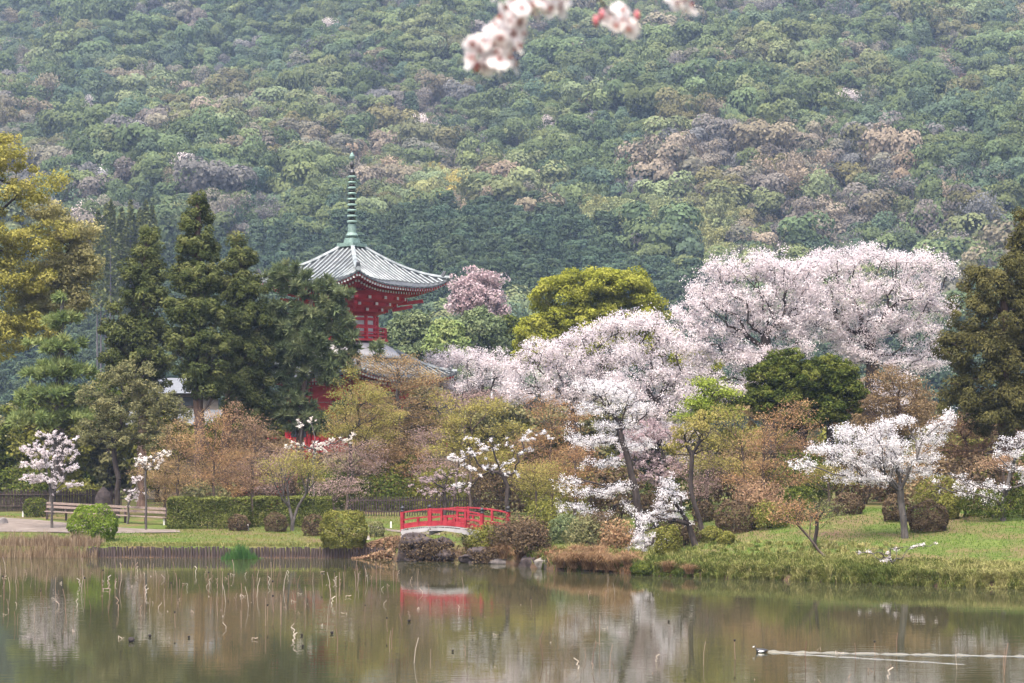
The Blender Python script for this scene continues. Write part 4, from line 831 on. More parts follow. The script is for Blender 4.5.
for k in range(12): a = 2*math.pi*(k+.5)/12; m.tube([(1.85*math.cos(a), 1.85*math.sin(a), pz(342)), (1.85*math.cos(a), 1.85*math.sin(a), z0+.1)], .13, 8)
for zz in (pz(336), pz(327), pz(320)): m.lathe([(1.84, zz-.1), (1.9, zz-.1), (1.9, zz+.1), (1.84, zz+.1)], k=32)
m.build('columns', M['red'], pag)
m = MB(); m.lathe([(1.7, pz(342)), (2.7, pz(342)), (2.7, pz(342)+.16), (1.7, pz(342)+.16)], k=32)
for dz in (.35, .62, .95): m.tube([(2.55*math.cos(2*math.pi*k/32), 2.55*math.sin(2*math.pi*k/32), pz(342)+dz) for k in range(33)], .055, 6)
for k in range(16): a = 2*math.pi*k/16; m.tube([(2.55*math.cos(a), 2.55*math.sin(a), pz(342)+.1), (2.55*math.cos(a), 2.55*math.sin(a), pz(342)+1.02)], .06, 6)
m.build('balcony_railing', M['red'], pag)
d = MB(); d.lathe([(3.7, pz(355)-.3), (3.55, pz(355)), (3.1, pz(349)), (2.5, pz(344.5)), (1.9, pz(342.5))], k=32); d.build('plaster_dome', M['plaster'], pag, True)
h2 = 5.55
roof('lower_roof', h2, pz(352), pz(379), 2.3, .5, .12)
eaves(h2, pz(379), .5, 2.2, -.6)
wz0, wz1 = pz(452), pz(384); hw = 3.35
m = MB(); m.box((0, 0, (wz0+wz1)/2), (2*hw, 2*hw, wz1-wz0)); m.build('lower_wall', M['red'], pag)
m = MB()
for k in range(4):
    for q in range(4):
        t = -hw+q*2*hw/3; x, y = t, -hw-.04
        for _ in range(k): x, y = -y, x
        m.tube([(x, y, wz0), (x, y, wz1+.3)], .2, 10)
m.build('lower_columns', M['red_dark'], pag)
for k in range(4):
    m = MB()
    for q in range(3):
        t = -hw+(q+.5)*2*hw/3; x, y = t, -hw-.03; sx, sy = 1.5, .06
        for _ in range(k): x, y, sx, sy = -y, x, sy, sx
        if q != 1: m.box((x, y, wz0+1.9), (sx, sy, 1.6))
    m.build('window_lattice', M['glass_dark'], pag)
pd = MB(); pd.box((0, 0, (pz(452)-.3)/2), (10.6, 10.6, pz(452)+.3), 0, 0, .96); pd.build('podium', M['stone_pale'], pag)
m = MB(); hp = 5.0; zt = pz(452)
for k in range(4):
    for q in range(9):
        t = -hp+q*2*hp/8; x, y = t, -hp
        for _ in range(k): x, y = -y, x
        m.box((x, y, zt+.5), (.16, .16, 1.1))
    for dz in (.35, .7, 1.0):
        segs = ((-hp, -1.3), (1.3, hp)) if k == 0 else ((-hp, hp),)
        for a_, b_ in segs:
            P = [(a_, -hp), (b_, -hp)]
            for _ in range(k): P = [(-y, x) for x, y in P]
            m.bar((*P[0], zt+dz), (*P[1], zt+dz), .09, .11)
m.build('podium_railing', M['red'], pag)
st = MB(); ns = 16
for k in range(ns): hgt = zt*(ns-k)/ns; st.box((0, -5.3-.15-k*.3, hgt/2-.1), (2.6, .3, hgt+.2))
st.build('stairs', M['stone_pale'], pag)
for sgn in (-1, 1):
    m = MB()
    for dz in (.35, .7, 1.0): m.bar((sgn*1.35, -5.1, zt+dz), (sgn*1.35, -10.0, dz), .11, .12)
    for k in range(5): yy = -5.1-k*1.22; m.box((sgn*1.35, yy, zt*(1-k/4)+.5), (.15, .15, 1.15))
    m.build('handrail', M['red'], pag)
sp = MB(); zr = pz(247)
sp.box((0, 0, zr+.12), (1.6, 1.6, .26)); sp.box((0, 0, zr+.45), (.9, .9, .4), 0, 0, .85); spz = pz(153)
sp.lathe([(.42, zr+.75), (.46, zr+.85), (.33, zr+1.05), (.30, zr+1.7)], k=16); sp.tube([(0, 0, zr+.8), (0, 0, spz-.3)], [.12, .07], 8)
o = sp.build('spire', M['copper'], pag)
for k in range(9):
    q = MB(); z = pz(222)+k*(pz(177)-pz(222))/8; r = .37-.012*k
    q.lathe([(.12, z-.03), (r, z-.07), (r+.02, z+.02), (r-.02, z+.09), (.12, z+.05)], k=16); q.lathe([(.2, z-.3), (.26, z-.2), (.2, z-.1)], k=10, mi=1); q.build('ring', [M['copper_pale'], M['black_metal']], o)
q = MB(); q.lathe([(.05, spz-1.9), (.2, spz-1.75), (.24, spz-1.45), (.08, spz-1.2), (.16, spz-.95), (.16, spz-.8), (.05, spz-.55)], k=10, mi=0); q.lathe([(.04, spz-.55), (.17, spz-.42), (.2, spz-.25), (.12, spz-.08), (.01, spz+.08)], k=12, mi=1); q.build('finial', [M['black_metal'], M['copper_pale']], o)

# ------------------------------------------------------------------ house behind the cedars
hb = grd(178, 160); house = empty('house', hb, R(8)); tag(house, 'cream walled house with pale roofs half hidden behind the cedar trunks', 'house')
hz = lambda py: CAMZ-(py-HZ)/F*160-hb[2]
m = MB(); m.box((0, 0, hz(394)/2), (6.4, 5, hz(394))); m.build('wall', M['wall_cream'], house)
M['roof_pale'] = rough_mat('pale_sheet_roof', (.10, .107, .12), (.16, .17, .18), 1, .5, .1)
m = MB(); V = [(-3.7, -3, hz(394)), (3.7, -3, hz(394)), (3.7, 3, hz(394)), (-3.7, 3, hz(394)), (-2.2, 0, hz(378)), (2.2, 0, hz(378))]
m.add(V, [(0, 1, 5, 4), (1, 2, 5), (2, 3, 4, 5), (3, 0, 4), (3, 2, 1, 0)]); m.build('roof', M['roof_pale'], house)
m = MB(); V = [(-3.9, -4.4, hz(424)), (3.9, -4.4, hz(424)), (3.7, -2.51, hz(410)), (-3.7, -2.51, hz(410))]; V += [(a, b, c-.12) for a, b, c in V]
m.add(V, [(0, 1, 2, 3), (7, 6, 5, 4), (0, 4, 5, 1), (1, 5, 6, 2), (2, 6, 7, 3), (3, 7, 4, 0)]); m.build('porch_roof', M['roof_pale'], house)
for xx in (-1.6, 1.0):
    m = MB(); m.box((xx, -2.53, hz(402)), (1.3, .08, .9)); w = m.build('window', M['plank'], house)
    m = MB(); m.box((xx, -2.59, hz(402)), (1.1, .05, .72)); m.build('pane', M['glass_dark'], w)
# utility poles and cable
for px, top, lab in ((478, 338, 'pale utility pole with a short cross arm above the pink cherries, the left one'), (492, 334, 'pale utility pole with two cross arms above the pink cherries, the right one')):
    b = grd(px, 262); h = CAMZ-(top-HZ)/F*262-b[2]; root = empty('utility_pole', b); tag(root, lab, 'utility pole')
    m = MB(); m.tube([(0, 0, -.3), (0, 0, h)], [.2, .13], 8); m.build('pole', M['pole'], root)
    for dz, w in (((1.4, 1.9),) if px < 480 else ((1.0, 2.2), (1.6, 2.2))):
        m = MB(); m.bar((-w/2, 0, h-dz), (w/2, 0, h-dz), .12, .14); m.build('cross_arm', M['pole'], root)
        for e in (-.45, .45): q = MB(); q.lathe([(.06, 0), (.1, .06), (.06, .14), (.08, .2), (.02, .25)], (w*e, 0, h-dz+.07), 8); q.build('insulator', M['white_end'], root)
cb = MB(); 
for zz in (339, 343):
    P = []
    for a_, b_ in ((378, 430), (430, 478), (478, 560)):
        for t in np.linspace(0, 1, 9)[:-1]: q = at(a_+(b_-a_)*t, zz+1.6*4*t*(1-t), 262); P.append(q)
    cb.tube(P, .022, 4)
tag(cb.build('power_cable', M['pole']), 'thin pale power cables strung behind the pagoda to the utility poles', 'cable')

# ------------------------------------------------------------------ trees on the plain and the hill
def crown_mesh(name, kind, seed, n=900):
    global rng
    keep = rng; rng = np.random.default_rng(seed)
    if kind in ('round', 'flat', 'bare'):
        nb = 8; bc = rng.normal(size=(nb, 3))*np.array((.25, .25, .17))+np.array((0, 0, .62)); br = rng.uniform(.2, .36, nb)
        if kind == 'flat': bc[:, 2] = .68+.12*rng.normal(size=nb)*.6; bc[:, :2] *= 1.2
        k = rng.integers(0, nb, n); d = rnd_dirs(n); d[:, 2] = np.where(rng.random(n) < .6, np.abs(d[:, 2]), d[:, 2])
        c = bc[k]+d*br[k][:, None]*np.array((1, 1, .8))*rng.uniform(.85 if kind != 'bare' else .3, 1.05, n)[:, None]
        t = np.clip(.45+rng.normal(0, .2, nb)[k]+rng.normal(0, .12, n), 0, 1)
        V, f = leaf_cloud(c, .043 if kind != 'bare' else .032, .7 if kind != 'bare' else .4, normal=d+(c-np.array((0, 0, .5)))*1.2, nspread=.5 if kind != 'bare' else 1)
    elif kind == 'cone':
        nb = 26; hb = np.linspace(.28, .97, nb); th = np.arange(nb)*2.4; rb = .20*np.sqrt(np.clip(1-((hb-.35)/.68)**2, .02, 1)); bc = np.stack([rb*np.cos(th), rb*np.sin(th), hb], 1); br = .06+.4*rb
        k = rng.integers(0, nb, n); d = rnd_dirs(n); c = bc[k]+d*br[k][:, None]*rng.uniform(.8, 1.05, n)[:, None]*np.array((1, 1, .9)); c[:, 2] = np.minimum(c[:, 2], 1)
        t = np.clip(.45+rng.normal(0, .18, nb)[k]+rng.normal(0, .13, n), 0, 1)
        V, f = leaf_cloud(c, .036, .6, normal=d+bc[k]*np.array((3, 3, 0))+np.array((0, 0, .3)), nspread=.5)
    else:  # plume (bamboo)
        nb = 14; k = rng.integers(0, nb, n); h = rng.uniform(0, 1, n)**.7; a = rng.uniform(0, 6.28, nb); b0 = rng.uniform(.05, .28, nb)
        x0 = np.stack([np.cos(a)*b0, np.sin(a)*b0], 1); c = np.empty((n, 3)); lean = h**2*.16
        c[:, :2] = x0[k]*(1+h[:, None]*.6)+np.stack([np.cos(a[k]), np.sin(a[k])], 1)*lean[:, None]+rng.normal(size=(n, 2))*.055; c[:, 2] = .15+h*.85*rng.uniform(.8, 1, nb)[k]-.3*np.maximum(h-.8, 0)
        t = np.clip(rng.normal(.5, .2, nb)[k]+rng.normal(0, .15, n), 0, 1); V, f = leaf_cloud(c, .035, .5)
    # a tapered trunk, 6 sided, shares the leaf material (its own colour is hidden by the crown)
    th = 2*np.pi*np.arange(6)/6; ring = np.stack([np.cos(th), np.sin(th), 0*th], 1); tz = .75 if kind in ('cone',) else .55
    TV = np.concatenate([ring*.02+np.array((0, 0, -.1)), ring*.009+np.array((0, 0, tz))]); i = np.arange(6); tf = np.stack([i, (i+1) % 6, 6+(i+1) % 6, 6+i], 1)+len(V)
    me = np_mesh(name, np.concatenate([V, TV]), [f, tf], np.concatenate([t, np.full(6, .1)]), [M['forest'], M['bark_grey']], np.concatenate([np.zeros(len(f)), np.ones(6)]))
    rng = keep; return me
KIND = ['round', 'round', 'round', 'flat', 'cone', 'cone', 'bare', 'bare', 'plume']
HM = [crown_mesh('hill_tree', k, 100+i, {'cone': 1500, 'bare': 1500, 'plume': 1300}.get(k, 1900)) for i, k in enumerate(KIND)]
IDX = {'round': [0, 1, 2], 'flat': [3], 'cone': [4, 5], 'bare': [6, 7], 'plume': [8]}
C = dict(g1=(.092, .122, .056), g2=(.118, .148, .066), g3=(.148, .172, .084), teal=(.076, .108, .066), tan=(.162, .150, .108), mauve=(.138, .130, .118), yel=(.32, .28, .09), bam=(.23, .245, .11), ced=(.052, .076, .044), beige=(.215, .18, .135), white=(.40, .36, .35), olive=(.128, .125, .062))
def fbm(x, y, s, o=0): return math.sin(x/s+o)*math.cos(y/s*.9+o*2)+.6*math.sin(x/s*2.1+y/s*1.3+o*3)+.4*math.sin(y/s*3.3-x/s*2.7+o)
pts = []
y = 372.0
r_ = random.Random(3)
while y < 1010:
    sp_ = 3.9 if y < 480 else 4.5 if y < 620 else 4.9 if y < 800 else 5.8; w = y*.36+40; x = -w
    while x < w:
        pts.append((x+r_.uniform(-.45, .45)*sp_, y+r_.uniform(-.45, .45)*sp_)); x += sp_
    y += sp_
forest = []
for x, y in pts:
    z = float(hill_z(x, y)); px, py = pmap(x, y, z+8)
    a, b = fbm(x, y, 60), fbm(x, y, 34, 2); u = r_.random(); h = min(16, 7.9*math.exp(r_.gauss(0, .33))); k, c, w_ = 'round', 'g1', 1.0
    # dark cedar belt along the foot, its upper edge as in the photograph
    edge = np.interp(px, [-100, 60, 130, 240, 330, 420, 500, 560, 640, 690, 760, 860, 1100], [300, 275, 240, 232, 224, 206, 210, 203, 246, 268, 320, 335, 335])
    if py > edge+r_.uniform(-7, 7):
        k, c, h, w_ = 'cone', 'ced', r_.uniform(8, 12), 1.15
        if px > 420 and py > 305 and px < 540: k, c, h = ('round', r_.choice(['g2', 'g3', 'teal']), 10)
    elif 590 < px < 735 and 200 < py < 262 and u < .8 and fbm(x, y, 20) > -.6: k, c, h = 'plume', 'bam', 11
    elif 415 < px < 470 and 165 < py < 215 and u < .3: k, c, h, w_ = r_.choice(['plume', 'round']), r_.choice(['bam', 'yel', 'g3']), r_.uniform(9, 13), .7
    elif 465 < px < 535 and 185 < py < 208 and u < .8: k, c = 'bare', r_.choice(['beige', 'tan'])
    elif (640 < px < 1000 and 120 < py < 240 and fbm(x, y, 50, 1)+r_.uniform(-.7, .7) > .1) or (470 < px < 640 and 130 < py < 200 and fbm(x, y, 45, 2) > .2): k, c = ('bare', r_.choice(['mauve', 'tan', 'mauve', 'beige'] if u < .55 else ['tan', 'mauve'])) if u < .72 else ('round', r_.choice(['g2', 'g3', 'olive']))
    elif abs((px-150)*.343-(py-78)) < 34+12*a and 120 < px < 560 and u < .8: k, c = r_.choice([('round', 'g3'), ('flat', 'g3'), ('round', 'g2'), ('round', 'tan'), ('bare', 'beige'), ('bare', 'tan'), ('round', 'olive')])
    elif a+r_.uniform(-.5, .5) > .9 and u < .6: k, c = 'bare', r_.choice(['mauve', 'tan'])
    elif b > .55: k, c = r_.choice(['round', 'flat']), r_.choice(['g3', 'g2', 'g2', 'olive'])
    elif u < .10: k, c = 'bare', r_.choice(['mauve', 'tan'])
    elif u < .16: k, c, h, w_ = 'cone', 'teal', r_.uniform(10, 14), .9
    elif u < .45: k, c = r_.choice(['round', 'flat']), 'g2'
    elif u < .60: c = 'teal'
    elif u < .612: k, c = 'bare', 'white'
    elif u < .64: c = 'g3'
    if abs(px-(936+(py-30)*.62)) < 11 and 26 < py < 108: continue     # the bare slip high on the right
    j = [r_.uniform(.86, 1.16) for _ in range(2)]; col = tuple(v*j[0]*q for v, q in zip(C[c], (j[1]**.5, 1, 1/j[1]**.5)))
    if c in ('tan', 'mauve', 'beige') and k == 'bare' and r_.random() < .5: k = 'round'
    forest.append((x, y, z-.6, r_.choice(IDX[k]), h*r_.uniform(.85, 1.15), w_*r_.uniform(.62, .98), r_.uniform(0, 6.28), col, k, c, px, py))
vis = sorted([i for i, f in enumerate(forest) if -20 < f[10] < 1044 and -30 < f[11]], key=lambda i: forest[i][1])
def hill_obj(f, label, cat, name='hill_tree', group=None):
    o = link(name, HM[f[3]]); o.location = f[:3]; o.scale = (f[4]*f[5], f[4]*f[5], f[4]); o.rotation_euler.z = f[6]; o['tint_color'] = [float(v) for v in f[7]]
    return tag(o, label, cat, group)
indiv = set()
ced = [i for i in vis if forest[i][8] == 'cone' and forest[i][9] == 'ced' and 100 < forest[i][10] < 720]
ced = sorted(ced, key=lambda i: -forest[i][4]*1000/forest[i][1])[:140]
for i in ced: indiv.add(i); hill_obj(forest[i], 'dark green cedar in the dense belt along the foot of the hill', 'cedar', 'cedar_tree', 'dark cedars along the foot of the hill')
LAB = {'round': ('round crowned green tree on the wooded hillside above the cedar belt', 'tree'), 'flat': ('spreading flat crowned green tree on the wooded hillside', 'tree'), 'bare': ('bare or budding tan to mauve tree on the wooded hillside', 'tree'), 'plume': ('feathery pale yellow green bamboo plume on the lower hillside', 'bamboo')}
NAME = {'round': 'broadleaf_tree', 'flat': 'broadleaf_tree', 'bare': 'budding_tree', 'plume': 'bamboo'}
oth = sorted([i for i in vis if forest[i][8] in LAB and forest[i][9] not in ('white', 'yel') and forest[i][11] < 262], key=lambda i: -forest[i][4]*forest[i][5]/forest[i][1])[:150]
for i in oth: indiv.add(i); k = forest[i][8]; hill_obj(forest[i], *LAB[k], NAME[k], {'plume': 'bamboo on the lower hillside'}.get(k, 'trees on the hillside, '+k))
rest = [f for i, f in enumerate(forest) if i not in indiv]
# the rest of the wooded hill: one object, instanced on its points
src = bpy.data.collections.new('forest_sources')
for i, me in enumerate(HM):
    o = bpy.data.objects.new('source_%02d' % i, me); src.objects.link(o)
me = bpy.data.meshes.new('forest'); n = len(rest); me.vertices.add(n)
me.vertices.foreach_set('co', np.array([f[:3] for f in rest], np.float32).ravel())
def pattr(nm, ty, key, val): a_ = me.attributes.new(nm, ty, 'POINT'); a_.data.foreach_set(key, np.asarray(val).ravel())
pattr('idx', 'INT', 'value', np.array([f[3] for f in rest], np.int32))
pattr('scl', 'FLOAT_VECTOR', 'vector', np.array([(f[4]*f[5], f[4]*f[5], f[4]) for f in rest], np.float32))
pattr('rot', 'FLOAT_VECTOR', 'vector', np.array([(0, 0, f[6]) for f in rest], np.float32))
pattr('tint_color', 'FLOAT_VECTOR', 'vector', np.array([f[7] for f in rest], np.float32))
fo = link('forest', me); tag(fo, 'dense mixed woodland covering the hillside', 'forest', kind='stuff')
g = bpy.data.node_groups.new('forest_nodes', 'GeometryNodeTree'); g.interface.new_socket('Geometry', in_out='INPUT', socket_type='NodeSocketGeometry'); g.interface.new_socket('Geometry', in_out='OUTPUT', socket_type='NodeSocketGeometry')
gi, go = g.nodes.new('NodeGroupInput'), g.nodes.new('NodeGroupOutput'); ip = g.nodes.new('GeometryNodeInstanceOnPoints'); ci = g.nodes.new('GeometryNodeCollectionInfo')
ci.inputs['Collection'].default_value = src; ci.inputs['Separate Children'].default_value = True; ci.inputs['Reset Children'].default_value = True
def na(nm, ty): a_ = g.nodes.new('GeometryNodeInputNamedAttribute'); a_.data_type = ty; a_.inputs[0].default_value = nm; return a_.outputs[0]
g.links.new(gi.outputs[0], ip.inputs['Points']); g.links.new(ci.outputs[0], ip.inputs['Instance']); ip.inputs['Pick Instance'].default_value = True
g.links.new(na('idx', 'INT'), ip.inputs['Instance Index']); g.links.new(na('rot', 'FLOAT_VECTOR'), ip.inputs['Rotation']); g.links.new(na('scl', 'FLOAT_VECTOR'), ip.inputs['Scale'])
g.links.new(ip.outputs[0], go.inputs[0]); fo.modifiers.new('instances', 'NODES').node_group = g

def plain_tree(label, cat, px, Y, top, wpx, kind, col, name='broadleaf_tree', group=None):
    b = grd(px, Y); z0 = max(b[2], float(hill_z(b[0], Y))) if Y > 340 else b[2]; h = CAMZ-(top-HZ)/F*Y-z0; w = wpx*Y/F/.95
    f = (b[0], b[1], z0-.3, random.choice(IDX[kind]), h, w/h, random.uniform(0, 6), C.get(col, col), kind)
    return hill_obj(f, label, cat, name, group)
def mid_tree(label, px, Y, blobs, leaf, name='broadleaf_tree', style='puff', dens=45, size=.24, spread=1.0, n=260, cat='tree'):
    q = blobs[0]; return tree(name, label, cat, grd(px, Y), blobs, leaf, 'bark_dark', style, n=n, dens=dens, size=size, spread=spread, trunk=[(px, q[1]+40), (px, q[1]+5)], r=.3, rt=.02)
mid_tree('hazy rose pink blossoming tree just right of the pagoda eaves', 478, 236, [(478, 300, 26, 18), (465, 285, 18, 12), (490, 283, 16, 12), (455, 300, 12, 14), (500, 312, 10, 14), (478, 275, 16, 8), (485, 318, 20, 10)], 'blossom_pink', 'cherry_tree', n=330, cat='cherry tree', dens=32, size=.17, spread=.9)
mid_tree('round grey green tree under the rose pink tree', 480, 228, [(482, 330, 22, 16), (478, 318, 14, 10), (495, 345, 14, 14), (465, 345, 16, 14)], 'pine', n=240, dens=60, size=.2)
mid_tree('pale green tree right behind the pagoda balcony', 415, 232, [(415, 325, 20, 14), (400, 335, 16, 14), (430, 335, 16, 12), (415, 350, 26, 12)], 'pine', n=240, dens=60, size=.2)
mid_tree('olive tree between the pagoda and the round grey green tree', 448, 226, [(448, 330, 14, 10), (440, 345, 16, 12), (456, 348, 14, 12)], 'pine_light', n=190, dens=60, size=.2)
mid_tree('dark green tree beside the left foot of the yellow green dome tree', 512, 230, [(515, 340, 12, 14), (510, 325, 8, 8), (520, 355, 14, 10)], 'dark_green', n=150, dens=60, size=.2)
mid_tree('dark tree peeking between the cherries below the dome tree', 700, 150, [(700, 380, 30, 18), (690, 395, 26, 16), (720, 400, 24, 16)], 'dark_green', n=220, dens=60, size=.14, spread=.7)
mid_tree('shaded evergreen behind the cedars at the left', 110, 158, [(110, 400, 40, 30), (80, 420, 30, 24), (150, 420, 40, 24), (40, 420, 40, 30)], 'dark_green', n=300, dens=60, size=.14, spread=.7)
mid_tree('shaded evergreen between the cedars and the pagoda', 245, 156, [(245, 430, 34, 22), (215, 440, 24, 18), (275, 435, 16, 14)], 'dark_green', n=260, dens=60, size=.14, spread=.7)
mid_tree('brown green tree behind the great cherry trunks', 830, 146, [(830, 400, 50, 26), (780, 410, 40, 24), (890, 410, 50, 24)], 'brown', n=330, dens=60, size=.14, spread=.7)
mid_tree('shaded olive tree behind the centre cherries', 590, 148, [(590, 420, 50, 24), (540, 430, 40, 24), (640, 430, 40, 24), (490, 420, 40, 22)], 'olive', n=330, dens=60, size=.14, spread=.7)
for k in range(30):
    px = -30+k*38+random.uniform(-10, 10); Y = random.uniform(150, 172); top = random.uniform(400, 425)
    if 330 < px < 425: Y, top = 136, 452
    q = [(px, top+18, 24, 16), (px-18, top+34, 22, 18), (px+18, top+34, 22, 18), (px, top+52, 30, 20), (px, top+72, 26, 14)]
    tree('evergreen_tree', 'shaded dark evergreen in the thicket behind the garden trees', 'tree', grd(px, Y), q, ('dark_green', 'olive', 'bush_olive')[k % 3], 'bark_dark', n=150, dens=60, size=.17, spread=.75, trunk=[(px, top+70), (px, top+30)], r=.2, rt=.02, group='evergreens in the background thicket')
for k in range(16):
    px = (165, 200, 232, 268, 300, 380, 415, 440, 480, 520, 575, 700, 745, 800, 880, 940)[k]; Y = random.uniform(131, 136) if px < 560 else random.uniform(108, 114); top = random.uniform(432, 452)
    q = [(px, top+8, 20, 10), (px-14, top+22, 20, 12), (px+14, top+22, 20, 12), (px, top+40, 26, 14)]; lf = ('tan', 'rust', 'orange', 'mauve')[k % 4]
    tree('maple_tree', 'small %s budding maple in the thicket behind the bank' % {'tan': 'tan', 'rust': 'rusty brown', 'orange': 'orange', 'mauve': 'mauve'}[lf], 'maple', grd(px, Y), q, lf, 'twig', n=170, trunk=[(px, top+50), (px, top+20)], group='%s maples in the thicket' % lf, **{**mp_, 'dens': 60})
mid_tree('dense olive tree just in front of the red lower wall of the pagoda', 388, 139, [(385, 408, 26, 16), (412, 424, 26, 16), (362, 428, 20, 14), (395, 442, 40, 16), (425, 400, 18, 14), (440, 430, 24, 16)], 'olive', n=330, dens=70, size=.12, spread=.65)
mid_tree('dense brown olive tree hiding the podium left of the red handrail', 262, 137.5, [(258, 436, 18, 10), (275, 446, 16, 8), (245, 446, 16, 12), (262, 460, 24, 12)], 'brown', n=200, dens=70, size=.10, spread=.6)
# tall bare-stemmed cedars at the left
M['trunk_pale'] = rough_mat('pale_cedar_trunk', (.055, .05, .052), (.11, .10, .105), 2, .9, .2, (1, 1, .2))
for k in range(14):
    px = 98+k*4.1+random.uniform(-1.2, 1.2); Y = 372+random.uniform(-8, 14); b = grd(px, Y); z0 = float(hill_z(b[0], Y)); top = random.uniform(205, 235); h = CAMZ-(top-HZ)/F*Y-z0
    root = empty('cedar_tree', (b[0], b[1], z0)); tag(root, 'tall hazy cedar with a long bare pale trunk behind the three dark cedars', 'cedar', 'tall bare-stemmed cedars at the left')
    m = MB(); m.tube([(0, 0, -1), (random.uniform(-.2, .2), 0, h*.5), (0, 0, h*.95)], [.22, .18, .05], 6); m.build('trunk', M['trunk_pale'], root)
    n = 700; hh = rng.uniform(0, 1, n); th_ = rng.uniform(0, 6.28, n); rr = 2.6*(1-hh)**.7*rng.uniform(.5, 1.05, n)
    leaf_obj('crown', np.stack([rr*np.cos(th_), rr*np.sin(th_), h*(.62+.4*hh)], 1), .42, M['cedar'], rng.uniform(.1, .9, n), root)
# distinct trees on the hill
def hill_at(px, py):
    ys = np.linspace(365, 1200, 3000); zs = CAMZ-(py-HZ)/F*ys; hit = np.nonzero(hill_z(X(px, ys), ys) >= zs)[0]; Y = ys[hit[0]] if len(hit) else 900.; x = X(px, Y); return x, Y, float(hill_z(x, Y))
def hill_tree(px, py, hpx, wpx, kind, col, label, cat='tree', name='broadleaf_tree'):
    x, Y, z = hill_at(px, py); h = hpx*Y/F; w = wpx*Y/F/.95
    hill_obj((x, Y, z-.4, random.choice(IDX[kind]), h, w/h, random.uniform(0, 6), C.get(col, col), kind), label, cat, name)
for a_ in [(436, 200, 42, 16, 'plume', 'yel', 'slender bright yellow tree on the hill right of the spire'), (462, 205, 36, 24, 'round', 'yel', 'rounded yellow green tree beside the slender yellow one'), (386, 168, 24, 14, 'bare', 'yel', 'small yellowish tree high above the spire'),
           (163, 84, 16, 14, 'bare', 'white', 'small white blossoming tree high on the left of the hill'), (815, 168, 22, 30, 'bare', 'white', 'white blossoming tree on the hill right of centre'), (995, 148, 20, 34, 'bare', 'beige', 'pale beige tree near the right edge of the hill'),
           (757, 212, 20, 16, 'bare', 'white', 'small whitish tree above the bamboo'), (722, 110, 24, 18, 'bare', (.34, .12, .13), 'small reddish tree standing alone on the upper hill'), (978, 165, 18, 14, 'bare', (.34, .13, .12), 'small red budding tree near the right edge'),
           (258, 54, 18, 14, 'bare', (.36, .18, .12), 'small orange brown tree high on the hill'), (505, 210, 24, 62, 'round', 'beige', 'wide peach budding tree above the cedar belt'), (640, 245, 45, 26, 'cone', 'ced', 'pointed dark cedar standing above the belt, left of the bamboo'), (658, 250, 36, 18, 'cone', 'ced', 'smaller dark cedar right of the pointed one'),
           (268, 115, 26, 22, 'bare', 'white', 'greyish white tree in the middle of the upper hill'), (328, 105, 34, 30, 'round', 'g3', 'pale green crown high above the spire'), (140, 250, 24, 20, 'round', 'teal', 'teal green crown above the bare stemmed cedars')]:
    hill_tree(*a_)

V = []
for k in range(9):
    px, py = 938+k*6.2, 34+k*9.2; w_ = (5, 8, 9, 8, 9, 8, 9, 7, 4)[k]
    for e in (-1, -.3, .4, 1): x, Y, z = hill_at(px+e*w_, py); V.append((x, Y, z+.35))
f = np.array([(k*4+i, (k+1)*4+i, (k+1)*4+i+1, k*4+i+1) for k in range(8) for i in range(3)])
M['slip'] = rough_mat('bare_earth', (.17, .10, .07), (.30, .19, .14), .25, 1, 0, detail=10)
tag(link('earth_slip', np_mesh('earth_slip', np.array(V), [f], None, [M['slip']])), kind='structure')

# ------------------------------------------------------------------ pond: lotus stalks, duck, wake
def stalk_mesh(seed):
    r = random.Random(seed); V = []; m = MB(); kind = seed % 7
    p = np.array((0., 0, -.15)); pts_ = [p]; d = np.array((r.uniform(-.12, .12), r.uniform(-.1, .1), 1.)); h = r.uniform(.35, .85) if kind > 2 else r.uniform(.05, .22)
    pts_.append(p+d*(h*.6+.15)); 
    if kind in (0, 1):                                     # snapped over
        q = pts_[-1]; pts_.append(q+np.array((r.choice((-1, 1))*r.uniform(.04, .14), 0, r.uniform(-.15, .12)))); pts_.append(pts_[-1]+np.array((r.uniform(-.1, .1), 0, r.uniform(-.1, .05))))
    elif kind == 2:                                      # zigzag
        sg = r.choice((-1, 1)); pts_[-1] = p+np.array((sg*r.uniform(.02, .15), 0, .15+r.uniform(.05, .25)))
        for z in range(r.randint(2, 3)): pts_.append(pts_[-1]+np.array((-sg*r.uniform(.05, .13), 0, r.uniform(.0, .14)))); sg = -sg
    else: pts_.append(pts_[-1]+d*h*.5+np.array((r.uniform(-.08, .08), 0, 0)))
    m.tube(pts_, r.uniform(.0085, .012) if kind > 2 else r.uniform(.012, .016), 4, 0)
    e = pts_[-1]
    if seed % 14 == 3: m.lathe([(.01, -.03), (.035, .0), (.045, .03), (.03, .045)], e, 8, 1)
    me = bpy.data.meshes.new('lotus_stalk'); me.from_pydata([tuple(v) for v in np.concatenate(m.V)], [], m.F)
    me.materials.append(M['stalk']); me.materials.append(M['pod']); me.polygons.foreach_set('material_index', np.array(m.M, np.int32))
    a_ = me.attributes.new('tint', 'FLOAT', 'FACE'); v_ = r.choice((r.uniform(0, .4), r.uniform(.5, .9))) if kind > 2 else r.uniform(.55, 1); a_.data.foreach_set('value', np.full(len(m.F), v_, np.float32)); me.update(); return me
SM = [stalk_mesh(i) for i in range(28)]
def pond(px, py): Y = CAMZ*F/(py-HZ); return X(px, Y), Y
nst = 0
